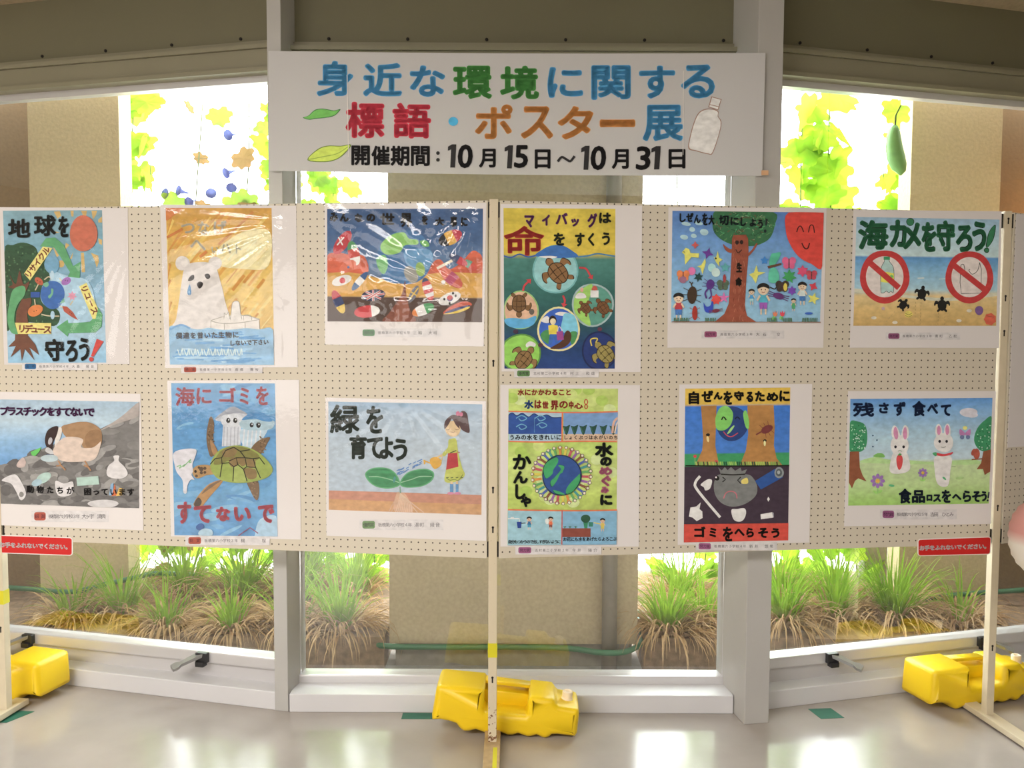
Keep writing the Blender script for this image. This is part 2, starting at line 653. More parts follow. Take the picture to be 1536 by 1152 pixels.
class Canvas:
    """a painted sheet: shapes are laid one over the other, each a hair nearer the viewer"""

    def __init__(s, src, dst, wref, seed=1):
        s.src, s.h = src, homography(src, dst)
        s.v, s.f, s.c = [], [], []
        s.z = 0.0
        s.w = lin(wref) if wref else (1, 1, 1)
        g = sum(s.w) / 3
        s.w = [0.5 * a + 0.5 * g for a in s.w]
        s.rnd = random.Random(seed)
        s.inv = homography(src, [(0, 0), (1, 0), (1, 1), (0, 1)])
        s.fwd = homography([(0, 0), (1, 0), (1, 1), (0, 1)], src)

    def col(s, hx):
        r = [0.76 * a / b for a, b in zip(lin(hx), s.w)]
        g = .3 * r[0] + .59 * r[1] + .11 * r[2]
        return [min(0.86, max(0.004, a + 0.10 * (g - a))) for a in r]

    def put(s, pts, faces, cols, clip=True):
        b = len(s.v)
        one = not isinstance(cols[0], (list, tuple))
        for i, (x, y) in enumerate(pts):
            if clip:
                u, v = s.inv(x, y)
                if u < 0 or u > 1 or v < 0 or v > 1:
                    x, y = s.fwd(min(max(u, 0), 1), min(max(v, 0), 1))
            X, Z = s.h(x, y)
            s.v.append((X, -s.z, Z))
            s.c.append(cols if one else cols[i])
        s.f += [tuple(i + b for i in f) for f in faces]

    def lay(s):
        s.z += 1.6e-5

    def B(s, stops, nx=26, ny=40, amp=0.05, fr=4.0, horiz=False):
        """ground of the sheet: bands of colour blended top to bottom"""
        st = [(a, s.col(h)) for a, h in stops]
        P, C, F = [], [], []
        off = s.rnd.random() * 50
        for j in range(ny + 1):
            for i in range(nx + 1):
                u, v = i / nx, j / ny
                P.append(s.fwd(u, v))
                t = u if horiz else v
                k = 0
                while k < len(st) - 2 and t > st[k + 1][0]:
                    k += 1
                a, b = st[k], st[min(k + 1, len(st) - 1)]
                q = min(max((t - a[0]) / max(b[0] - a[0], 1e-6), 0), 1)
                nz = 1 + amp * 2 * noise.noise(Vector((u * fr + off, v * fr * 1.6, 0)))
                C.append([min(.88, (x + (y - x) * q) * nz) for x, y in zip(a[1], b[1])])
        for j in range(ny):
            for i in range(nx):
                a = j * (nx + 1) + i
                F.append((a, a + 1, a + nx + 2, a + nx + 1))
        s.lay()
        s.put(P, F, C)

    def P(s, pts, hx, sm=1, clip=True, var=0.0):
        pts = _pts(pts)
        if sm and len(pts) > 3:
            pts = smooth_loop(pts, 4)
        tr = tessellate_polygon([[Vector((x, y, 0)) for x, y in pts]])
        c = s.col(hx)
        if var:
            c = [[min(.88, a * (1 + var * noise.noise(Vector((x * .03, y * .03, 2.0))) * 2)) for a in c] for x, y in pts]
        s.lay()
        s.put(pts, tr, c, clip)

    def E(s, cx, cy, rx, ry, hx, rot=0, n=28, wob=0.02):
        r = math.radians(rot)
        pts = []
        for i in range(n):
            a = 2 * math.pi * i / n
            k = 1 + wob * math.sin(3 * a + cx)
            x, y = rx * k * math.cos(a), ry * k * math.sin(a)
            pts.append((cx + x * math.cos(r) - y * math.sin(r), cy + x * math.sin(r) + y * math.cos(r)))
        s.P(pts, hx, 0)

    def ring(s, cx, cy, rx, ry, w, hx, n=40):
        P, F = [], []
        for i in range(n):
            a = 2 * math.pi * i / n
            k = 1 + 0.012 * math.sin(5 * a)
            P.append((cx + rx * k * math.cos(a), cy + ry * k * math.sin(a)))
            P.append((cx + (rx - w) * math.cos(a), cy + (ry - w) * math.sin(a)))
        for i in range(n):
            j = (i + 1) % n
            F.append((2 * i, 2 * j, 2 * j + 1, 2 * i + 1))
        s.lay()
        s.put(P, F, s.col(hx))

    def L(s, pts, w, hx, sm=1, lay=True):
        pts = _pts(pts)
        if sm and len(pts) > 2:
            pts = smooth_loop(pts, 4, False)
        k = len(pts)
        P, F = [], []
        for i in range(k):
            a, b = pts[max(i - 1, 0)], pts[min(i + 1, k - 1)]
            dx, dy = b[0] - a[0], b[1] - a[1]
            l = math.hypot(dx, dy) or 1
            nx, ny = -dy / l * w / 2, dx / l * w / 2
            P += [(pts[i][0] + nx, pts[i][1] + ny), (pts[i][0] - nx, pts[i][1] - ny)]
        F = [(2 * i, 2 * i + 1, 2 * i + 3, 2 * i + 2) for i in range(k - 1)]
        if lay:
            s.lay()
        s.put(P, F, s.col(hx))

    def R(s, x0, y0, x1, y1, hx):
        s.P([(x0, y0), (x1, y0), (x1, y1), (x0, y1)], hx, 0)

    def _emit(s, V, F, fn, bold, c):
        offs = [(0, 0)]
        if bold:
            offs = [(bold * math.cos(a), bold * math.sin(a)) for a in [k * math.pi / 4 for k in range(8)]] + [(0, 0)]
        base = [fn(x, y) for x, y in V]
        for ox, oy in offs:
            s.put([(x + ox, y + oy) for x, y in base], F, c)

    def G(s, ch, x0, y0, x1, y1, hx, bold=0.0, shear=0.0):
        """one character stretched into a box"""
        V, F = glyph(ch)
        xs = [v[0] for v in V]; ys = [v[1] for v in V]
        a, b, c, d = min(xs), max(xs), min(ys), max(ys)
        x0, x1, y0, y1 = x0 + bold, x1 - bold, y0 + bold, y1 - bold
        s.lay()

        def fn(x, y):
            t = (y - c) / max(d - c, 1e-6)
            return (x0 + (x - a) / max(b - a, 1e-6) * (x1 - x0) + shear * (t - .5), y1 - t * (y1 - y0))
        s._emit(V, F, fn, bold, s.col(hx))

    def GG(s, items, hx, bold=0.0, shear=0.0):
        for it in items:
            s.G(*it, hx, bold, shear)

    def T(s, text, p0, p1, size, hx, bold=0.0, jit=3.0, vert=False):
        """handwritten line: characters spread from p0 to p1 (their centres)"""
        n = len(text)
        ang = 0 if vert else math.atan2(p1[1] - p0[1], p1[0] - p0[0])
        s.lay()
        c = s.col(hx)
        for i, ch in enumerate(text):
            if ch in ' 　':
                continue
            t = i / max(n - 1, 1)
            cx, cy = p0[0] + (p1[0] - p0[0]) * t, p0[1] + (p1[1] - p0[1]) * t
            V, F = glyph(ch)
            wide = 0.97 if ord(ch) > 255 else max(v[0] for v in V)
            r = ang + math.radians(s.rnd.uniform(-jit, jit))
            co, si = math.cos(r), math.sin(r)
            k = size * (1 + s.rnd.uniform(-.012, .012) * jit)

            def fn(x, y):
                X, Y = (x - wide / 2) * k, -(y - 0.38) * k
                return (cx + X * co - Y * si, cy + X * si + Y * co)
            s._emit(V, F, fn, bold, c)

    def build(s, name, parent, off=0.0):
        o = mesh_obj(name, [(x, y - off, z) for x, y, z in s.v], s.f, M_PAINT, parent)
        at = o.data.color_attributes.new('paint', 'FLOAT_COLOR', 'POINT')
        buf = []
        for c in s.c:
            buf += [c[0], c[1], c[2], 1.0]
        at.data.foreach_set('color', buf)
        return o

    # small stock drawings
    def kid(s, x, y, r, shirt, pants, skin='#c9a48c', hair='#1f1c1c', arm=None):
        s.P([(x - .6 * r, y + .9 * r), (x + .6 * r, y + .9 * r), (x + .8 * r, y + 2.4 * r), (x - .8 * r, y + 2.4 * r)], shirt, 0)
        s.L([(x - .6 * r, y + 1.1 * r), (x - 1.1 * r, y + 2.0 * r)], .35 * r, skin)
        s.L([(x + .6 * r, y + 1.1 * r), (x + 1.1 * r, y + 2.0 * r)], .35 * r, skin)
        s.P([(x - .7 * r, y + 2.35 * r), (x + .7 * r, y + 2.35 * r), (x + .65 * r, y + 3.5 * r), (x + .1 * r, y + 3.5 * r), (x, y + 2.8 * r), (x - .1 * r, y + 3.5 * r), (x - .65 * r, y + 3.5 * r)], pants, 0)
        s.L([(x - .4 * r, y + 3.5 * r), (x - .4 * r, y + 4.5 * r)], .28 * r, skin)
        s.L([(x + .4 * r, y + 3.5 * r), (x + .4 * r, y + 4.5 * r)], .28 * r, skin)
        s.E(x, y, r, r, skin)
        s.P([(x - 1.05 * r, y - .1 * r), (x - .9 * r, y - .8 * r), (x, y - 1.15 * r), (x + .9 * r, y - .8 * r), (x + 1.05 * r, y - .1 * r), (x, y - .45 * r)], hair)
        s.E(x - .35 * r, y + .05 * r, .1 * r, .14 * r, '#2a2020', n=8)
        s.E(x + .35 * r, y + .05 * r, .1 * r, .14 * r, '#2a2020', n=8)
        s.L([(x - .3 * r, y + .45 * r), (x, y + .58 * r), (x + .3 * r, y + .45 * r)], .1 * r, '#7a3030')

    def bug(s, x, y, rx, ry, hx, rot=0, legs=True):
        r = math.radians(rot)
        if legs:
            for k in (-.5, 0, .5):
                for sd in (-1, 1):
                    a, b = (sd * rx * .8, k * ry), (sd * rx * 1.9, k * ry * 1.5)
                    q = [(x + p[0] * math.cos(r) - p[1] * math.sin(r), y + p[0] * math.sin(r) + p[1] * math.cos(r)) for p in (a, b)]
                    s.L(q, max(3, rx * .12), hx, lay=False)
        s.E(x, y, rx, ry, hx, rot)

    def star(s, x, y, r, hx, n=5, rot=0, k=.5):
        s.P([(x + (r if i % 2 == 0 else r * k) * math.sin(math.pi * i / n + rot), y - (r if i % 2 == 0 else r * k) * math.cos(math.pi * i / n + rot)) for i in range(2 * n)], hx, 0)

    def butterfly(s, x, y, r, hx, rot=0):
        for sx in (-1, 1):
            s.E(x + sx * r * .55, y - r * .35, r * .55, r * .6, hx, rot, 14)
            s.E(x + sx * r * .45, y + r * .4, r * .45, r * .5, hx, rot, 14)
        s.L([(x, y - r * .7), (x, y + r * .8)], r * .16, '#4a3030')

    def turtle(s, x, y, r, rot, hx, line='#2a1f18', shell=None):
        """seen from above, head towards -y before rotation"""
        t = math.radians(rot)

        def q(pts):
            return [(x + (a * math.cos(t) - b * math.sin(t)) * r, y + (a * math.sin(t) + b * math.cos(t)) * r) for a, b in pts]
        parts = [[(-.6, -.55), (-1.05, -.75), (-1.35, -.25), (-1.25, .15), (-1.1, -.15), (-.72, -.2)],
                 [(.6, -.55), (1.05, -.75), (1.35, -.25), (1.25, .15), (1.1, -.15), (.72, -.2)],
                 [(-.5, .6), (-.85, .9), (-.7, 1.2), (-.3, .85)], [(.5, .6), (.85, .9), (.7, 1.2), (.3, .85)],
                 [(-.22, -.85), (-.3, -1.25), (0, -1.5), (.3, -1.25), (.22, -.85)]]
        for p in parts:
            pp = [(a * 1.06, b * 1.05) for a, b in p]
            s.P(q(pp), line)
            s.P(q(p), hx)
        s.P(q([(-.8, 0), (-.66, -.62), (0, -.98), (.66, -.62), (.8, 0), (.62, .68), (0, 1.02), (-.62, .68)]), line)
        s.P(q([(-.74, 0), (-.6, -.58), (0, -.9), (.6, -.58), (.74, 0), (.57, .62), (0, .94), (-.57, .62)]), shell or hx)
        w = .07 * r
        for p in ([(-.25, -.85), (-.28, 0), (-.2, .85)], [(.25, -.85), (.28, 0), (.2, .85)], [(-.7, -.25), (0, -.35), (.7, -.25)], [(-.7, .3), (0, .25), (.7, .3)]):
            s.L(q(p), w, line, lay=False)

    def arrow(s, pts, w, hx):
        pts = _pts(pts)
        s.L(pts, w, hx)
        (x0, y0), (x1, y1) = pts[-2], pts[-1]
        l = math.hypot(x1 - x0, y1 - y0) or 1
        dx, dy = (x1 - x0) / l, (y1 - y0) / l
        s.P([(x1 + dx * w * 2, y1 + dy * w * 2), (x1 - dy * w * 1.6, y1 + dx * w * 1.6), (x1 + dy * w * 1.6, y1 - dx * w * 1.6)], hx, 0)
# corners in metres on the board (along the board from the middle post, height): sheet, painting, caption slip,
# then the drawing coordinates of the painting and of the slip
QUADS = {
1:([(-1.7676,1.87),(-1.276,1.859),(-1.2819,1.3132),(-1.7673,1.3068)],[(-1.7538,1.857),(-1.3727,1.8536),(-1.3701,1.3178),(-1.751,1.3134)],[(-1.6958,1.3139),(-1.4036,1.3164),(-1.4042,1.2907),(-1.6966,1.2878)],[(22,72),(680,68),(708,1080),(57,1082)],[(150,1082),(650,1082),(650,1130),(150,1130)]),
2:([(-1.1547,1.8696),(-0.6607,1.8578),(-0.661,1.3078),(-1.1473,1.3005)],[(-1.1335,1.8574),(-0.7483,1.8517),(-0.7455,1.3151),(-1.1282,1.3133)],[(-1.0875,1.3082),(-0.7881,1.3109),(-0.7884,1.286),(-1.0879,1.2829)],[(82,52),(758,52),(775,1055),(110,1052)],[(180,1062),(700,1062),(700,1108),(180,1108)]),
3:([(-0.5604,1.8628),(-0.0046,1.8577),(-0.0125,1.3833),(-0.5623,1.3868)],[(-0.5512,1.8457),(-0.0157,1.8391),(-0.018,1.4641),(-0.5531,1.4655)],[(-0.4395,1.4418),(-0.1576,1.4428),(-0.1576,1.4137),(-0.4396,1.4124)],[(105,68),(1275,65),(1268,918),(108,912)],[(350,965),(960,965),(960,1030),(350,1030)]),
4:([(0.0024,1.8542),(0.4833,1.8597),(0.4851,1.297),(0.0071,1.2999)],[(0.0117,1.8411),(0.3904,1.8468),(0.3943,1.3093),(0.0168,1.3097)],[(0.0497,1.3069),(0.3392,1.3066),(0.3395,1.2791),(0.0498,1.2797)],[(62,50),(752,55),(748,1040),(68,1040)],[(128,1045),(650,1045),(650,1095),(128,1095)]),
5:([(0.5744,1.8562),(1.1407,1.8664),(1.1414,1.3815),(0.5783,1.3804)],[(0.5885,1.8444),(1.1289,1.8502),(1.1268,1.4698),(0.5896,1.4677)],[(0.6977,1.44),(0.9955,1.4414),(0.9961,1.4136),(0.6982,1.4126)],[(92,82),(1225,95),(1200,920),(82,918)],[(310,980),(930,980),(930,1040),(310,1040)]),
6:([(1.24,1.8617),(1.8003,1.8692),(1.8096,1.3818),(1.2399,1.3816)],[(1.2515,1.8376),(1.7927,1.8394),(1.7949,1.4616),(1.2506,1.4588)],[(1.3721,1.4359),(1.6564,1.4371),(1.6574,1.411),(1.3729,1.4101)],[(122,128),(1195,148),(1170,945),(98,945)],[(340,995),(900,995),(900,1050),(340,1050)]),
7:([(-1.8151,1.2079),(-1.2429,1.2082),(-1.2429,0.7194),(-1.829,0.719)],[(-1.7987,1.1806),(-1.2473,1.1796),(-1.2572,0.7989),(-1.8095,0.799)],[(-1.6758,0.7766),(-1.3735,0.7861),(-1.3745,0.7453),(-1.6771,0.7352)],[(-14,155),(832,170),(830,803),(-11,775)],[(190,818),(650,818),(650,885),(190,885)]),
8:([(-1.1404,1.2562),(-0.6568,1.2645),(-0.6557,0.7074),(-1.1382,0.7016)],[(-1.126,1.2478),(-0.7436,1.2511),(-0.7407,0.7158),(-1.1246,0.7062)],[(-1.0829,0.7048),(-0.7692,0.7159),(-0.7697,0.6831),(-1.0836,0.6715)],[(112,60),(752,62),(768,1005),(132,998)],[(200,1003),(720,1003),(720,1060),(200,1060)]),
9:([(-0.5627,1.2046),(-0.0045,1.2003),(-0.0019,0.7265),(-0.5633,0.7239)],[(-0.5525,1.1908),(-0.0168,1.1894),(-0.019,0.815),(-0.5542,0.8155)],[(-0.4447,0.7847),(-0.1496,0.7944),(-0.1497,0.7585),(-0.4449,0.7483)],[(105,103),(1168,122),(1162,885),(108,850)],[(320,918),(900,918),(900,990),(320,990)]),
10:([(0.0036,1.2557),(0.4837,1.253),(0.4866,0.694),(0.0055,0.7071)],[(0.0311,1.2425),(0.4067,1.241),(0.4063,0.7043),(0.0294,0.7118)],[(0.0562,0.7073),(0.3541,0.6992),(0.3544,0.6703),(0.0563,0.6788)],[(97,55),(797,55),(785,1050),(90,1055)],[(140,1062),(690,1062),(690,1115),(140,1115)]),
11:([(0.6222,1.2547),(1.1036,1.2547),(1.1076,0.6914),(0.6255,0.696)],[(0.6435,1.2401),(1.0233,1.2424),(1.0276,0.7019),(0.6467,0.7047)],[(0.6901,0.7041),(0.9872,0.6962),(0.9879,0.6666),(0.6906,0.6749)],[(118,55),(790,48),(775,1025),(108,1038)],[(185,1037),(705,1037),(705,1090),(185,1090)]),
12:([(1.238,1.2292),(1.8039,1.2267),(1.8027,0.7415),(1.2365,0.7463)],[(1.2467,1.201),(1.7909,1.2021),(1.7915,0.8169),(1.2496,0.8206)],[(1.3699,0.8046),(1.667,0.7982),(1.6683,0.7614),(1.371,0.7683)],[(103,117),(980,110),(957,762),(90,775)],[(285,798),(760,798),(760,860),(285,860)]),
}
# ================================================================== display stands, boards, posters
XC, YC, AL, AR, ZT = -0.0625, 2.9005, 0.13314, 0.12678, 1.866


def board_frame(side):
    """object frame: x to the viewer's right along the board, y away, z up; origin at the middle post"""
    if side < 0:
        return (XC - 0.02, YC, 0), -AL
    return (XC + 0.02, YC, 0), AR


def stand(name, loc, rz, label, foot=True, foot_l=(-0.62, 0.22), tapes=(), slots=(), foot_m=None, post_m=None):
    r = empty(name, loc, rz)
    tag(r, label, 'display stand', 'posts of the display boards')
    mb = MB()
    mb.box(-0.0145, 0.0145, -0.004, 0.026, 0.028, ZT + .004, None, 0.002)
    p = mb.build('post', post_m or M_CREAM, r)
    for z in slots:
        s = MB()
        s.box(-0.0028, 0.0028, -0.0046, 0.002, z - 0.011, z + 0.011, None, 0.0012)
        s.lathe([(0.0042, 0), (0.0042, 0.006)], n=12, M=Matrix.Translation((0, -0.0046, z + 0.008)) @ Matrix.Rotation(-math.pi / 2, 4, 'X'))
        s.build('slot', M_DARK, p)
    mb = MB()
    mb.box(-0.0275, 0.0275, foot_l[0], foot_l[1], 0.008, 0.030, None, 0.003)
    f = mb.build('foot_bar', foot_m or M_CREAM, r)
    for y in (foot_l[0] + .03, foot_l[1] - .03):
        mb = MB()
        mb.lathe([(0.012, 0.0), (0.012, 0.009)], (0, y, 0), 12)
        mb.build('foot_pad', M_DARK, f)
    for (z0, z1) in tapes:
        mb = MB()
        mb.box(-0.0158, 0.0158, -0.0052, 0.0272, z0, z1)
        mb.build('tape_band', M_YTAPE, p)
    return r, p, f



def chipped_material():
    m = mat('chipped_cream_enamel', '#d6c9ae', 0.5)
    nt = m.node_tree
    tc = nt.nodes.new('ShaderNodeTexCoord')
    sp = nt.nodes.new('ShaderNodeSeparateXYZ')
    nt.links.new(tc.outputs['Object'], sp.inputs[0])
    mr = nt.nodes.new('ShaderNodeMapRange')
    mr.inputs['From Min'].default_value, mr.inputs['From Max'].default_value = 0.03, 0.24
    mr.inputs['To Min'].default_value, mr.inputs['To Max'].default_value = 0.54, 0.76
    nt.links.new(sp.outputs['Z'], mr.inputs[0])
    n = nt.nodes.new('ShaderNodeTexNoise')
    n.inputs['Scale'].default_value = 130
    nt.links.new(tc.outputs['Object'], n.inputs['Vector'])
    gt = nt.nodes.new('ShaderNodeMath')
    gt.operation = 'GREATER_THAN'
    nt.links.new(n.outputs['Fac'], gt.inputs[0])
    nt.links.new(mr.outputs[0], gt.inputs[1])
    mx = nt.nodes.new('ShaderNodeMix')
    mx.data_type = 'RGBA'
    mx.inputs['A'].default_value = (*lin('#d6c9ae'), 1)
    mx.inputs['B'].default_value = (*lin('#7a5238'), 1)
    nt.links.new(gt.outputs[0], mx.inputs['Factor'])
    nt.links.new(mx.outputs['Result'], nt.nodes['Principled BSDF'].inputs['Base Color'])
    return m


M_CHIPPED = chipped_material()
M_FOOT = mat('worn_cream_foot', '#b79b72', 0.55, 0, 0.16, 30)
mid, mid_post, mid_foot = stand('display_stand', (XC, YC, 0), 0, 'cream steel post with chipped paint between the two boards, in front of a yellow jug',
                                tapes=((0.325, 0.374),), slots=(1.327, 0.90, 0.765, 0.247), foot_m=M_FOOT, post_m=M_CHIPPED)
mb = MB()
mb.box(0.004, 0.018, -0.215, -0.045, 0.0295, 0.0308)
mb.build('tape_strip', M_YTAPE, mid_foot)


def on_board(side, s, off=0.0):
    (ox, oy, _), rz = board_frame(side)
    v = Matrix.Rotation(rz, 3, 'Z') @ Vector((s, off, 0))
    return (ox + v.x, oy + v.y, 0), rz


l, rz = on_board(-1, -1.812)
stand('display_stand', l, rz, 'cream steel post at the left end of the boards, beside a red notice', tapes=((0.425, 0.476),), slots=(1.5, 1.2, 0.9, 0.33), foot_l=(-0.5, 0.10))
l, rz = on_board(1, 1.826)
stand('display_stand', l, rz, 'cream steel post right of the rabbit poster, with a long foot bar', slots=(1.835, 1.56, 1.435, 0.80, 0.28), foot_l=(-0.62, 0.13))


def board(loc, rz, x0, x1, z0, z1, label):
    r = empty('display_board', loc, rz)
    tag(r, label, 'board', 'cream pegboard panels')
    mb = MB()
    mb.box(x0, x1, 0.0, 0.016, z0, z1, None, 0.0015)
    mb.build('pegboard', M_PEG, r)
    fr = MB()
    for z in (z0 + .03, (z0 + z1) / 2, z1 - .03):
        fr.box(x0 + .02, x1 - .02, 0.016, 0.034, z - .015, z + .015)
    fr.box(x0 + .01, x0 + .03, 0.016, 0.034, z0 + .02, z1 - .02)
    fr.box(x1 - .03, x1 - .01, 0.016, 0.034, z0 + .02, z1 - .02)
    fr.build('back_frame', M_CREAM, r)
    for x, d in ((x0, -1), (x1, 1)):
        for z in (z1 - .03, z0 + .03):
            hk = MB()
            hk.box(min(x, x + d * .008), max(x, x + d * .008), 0.002, 0.014, z - .025, z + .025)
            hk.build('hook', M_DARK, r)
    return r


(l, rz) = board_frame(-1)
board(l, rz, -1.788, 0.0, ZT - 1.2, ZT, 'cream pegboard left of the middle post holding six posters')
(l, rz) = board_frame(1)
board(l, rz, 0.0, 1.802, ZT - 1.2, ZT, 'cream pegboard right of the middle post holding six posters')
l3, _ = on_board(1, 1.848)
rz3 = math.radians(24)
board(l3, rz3, 0.004, 1.79, ZT - 1.2, ZT, 'cream pegboard cut off by the right edge of the photo')
sh = empty('poster', l3, rz3)
tag(sh, 'plain white sheet on the board cut off at the right edge', 'poster')
mb = MB()
mb.box(0.012, 0.50, -0.0022, -0.001, 1.02, ZT - .004)
mb.build('backing_sheet', M_PAPER, sh)
mb = MB()
mb.box(0.10, 0.42, -0.0030, -0.0022, 1.10, ZT - .06)
mb.build('painting', mat('pale_painting', '#dcd3d0', 0.6), sh)


def bilin(q, u, v):
    a = Vector(q[0]).lerp(Vector(q[1]), u)
    b = Vector(q[3]).lerp(Vector(q[2]), u)
    return a.lerp(b, v)


def sleeve(parent, q, seed, amp=0.0012, fans=(), n=54, grow=0.004):
    """clear film in front of the sheet, with creases fanning from anchor points"""
    vs, fs = [], []
    for j in range(n + 1):
        for i in range(n + 1):
            u, v = i / n, j / n
            p = bilin(q, u, v)
            h = amp * noise.noise(Vector((u * 3 + seed, v * 3, 0.3))) + amp * .7 * abs(noise.noise(Vector((u * 11 + seed, v * 4, 1.7))))
            for (au, av, ang, spread, A, k) in fans:
                dx, dy = u - au, v - av
                d = math.hypot(dx, dy)
                t = (math.atan2(dy, dx) - ang + math.pi) % (2 * math.pi) - math.pi
                if abs(t) < spread and d > .02:
                    h += A * math.sin(t * k + 1.3 * seed) * math.exp(-d * 1.6) * min(d * 8, 1) * (1 - abs(t) / spread)
            e = min(u, v, 1 - u, 1 - v)
            vs.append((p.x, -0.0062 - max(h, -.0015) * min(1, e * 14), p.y))
    for j in range(n):
        for i in range(n):
            a = j * (n + 1) + i
            fs.append((a, a + 1, a + n + 2, a + n + 1))
    return mesh_obj('clear_sleeve', vs, fs, M_SLEEVE, parent, True)


CAPT = {1: ('#2f78b4', '佳作', '板橋第六小学校４年', '大島　陽音'), 2: ('#c8604c', '銅賞', '板橋第一小学校５年', '高橋　舞桜'),
        3: ('#4d9a56', '優秀賞', '板橋第六小学校４年', '三輪　大晴'), 4: ('#6d9f5c', '優秀賞', '志村第二小学校４年', '村上　和雄'),
        5: ('#b8608c', '努力賞', '高島第六小学校３年', '大石　空'), 6: ('#a85f8c', '努力賞', '板橋第六小学校３年', '廣町　乙松'),
        7: ('#cf6450', '銀賞', '板橋第六小学校３年', '大ヶ宇　清典'), 8: ('#cf6450', '銅賞', '板橋第六小学校３年', '楊　桜'),
        9: ('#79a868', '優秀賞', '板橋第六小学校４年', '湯町　綾音'), 10: ('#b8689c', '努力賞', '志村第二小学校２年', '今井　陽介'),
        11: ('#b8689c', '努力賞', '板橋第六小学校４年', '新井　悠希'), 12: ('#a85f94', '努力賞', '板橋第六小学校５年', '吉田　ひとみ')}


def poster(i, label, draw, wref, film_args=None):
    side = -1 if i in (1, 2, 3, 7, 8, 9) else 1
    (ox, oy, oz), rz = board_frame(side)
    sq, pq, kq, src, ksrc = QUADS[i]
    root = empty('poster', (ox, oy, 0), rz)
    tag(root, label, 'poster', "children's posters on the boards")
    # the white sheet: a thin slab
    vs = [(x, -0.0008, z) for x, z in sq] + [(x, -0.0016, z) for x, z in sq]
    mesh_obj('backing_sheet', vs, [(0, 1, 2, 3), (7, 6, 5, 4)] + [(a, (a + 1) % 4, (a + 1) % 4 + 4, a + 4) for a in range(4)], M_PAPER, root)
    cv = Canvas(src, pq, wref, i * 7 + 1)
    draw(cv)
    cv.build('painting', root, 0.0020)
    # the slip with the award badge and the pupil's school
    k = Canvas(ksrc, kq, '#ffffff', i)
    x0, y0, x1, y1 = ksrc[0][0], ksrc[0][1], ksrc[2][0], ksrc[2][1]
    w, h = x1 - x0, y1 - y0
    k.R(x0, y0, x1, y1, '#fbf7f8')
    bc, bt, sc, nm = CAPT[i]
    bx0, bx1, by0, by1 = x0 + w * .035, x0 + w * .185, y0 + h * .12, y0 + h * .86
    rad = h * .2
    pts = []
    for cx, cy, a0 in ((bx1 - rad, by0 + rad, -90), (bx1 - rad, by1 - rad, 0), (bx0 + rad, by1 - rad, 90), (bx0 + rad, by0 + rad, 180)):
        for q in range(5):
            a = math.radians(a0 + q * 22.5)
            pts.append((cx + rad * math.cos(a), cy + rad * math.sin(a)))
    k.P(pts, bc, 0)
    cy = (by0 + by1) / 2
    k.T(bt, (bx0 + w * .035, cy), (bx1 - w * .035, cy), h * .42, '#3c2440', 0, 0)
    k.T(sc, (x0 + w * .245, cy), (x0 + w * .60, cy), h * .40, '#55505a', 0, 0)
    k.T(nm, (x0 + w * .68, cy), (x0 + w * .93, cy), h * .46, '#4a464e', 0, 0)
    k.build('caption_slip', root, 0.0024)
    if film_args is not None:
        sleeve(root, sq, i, **film_args)
    return root
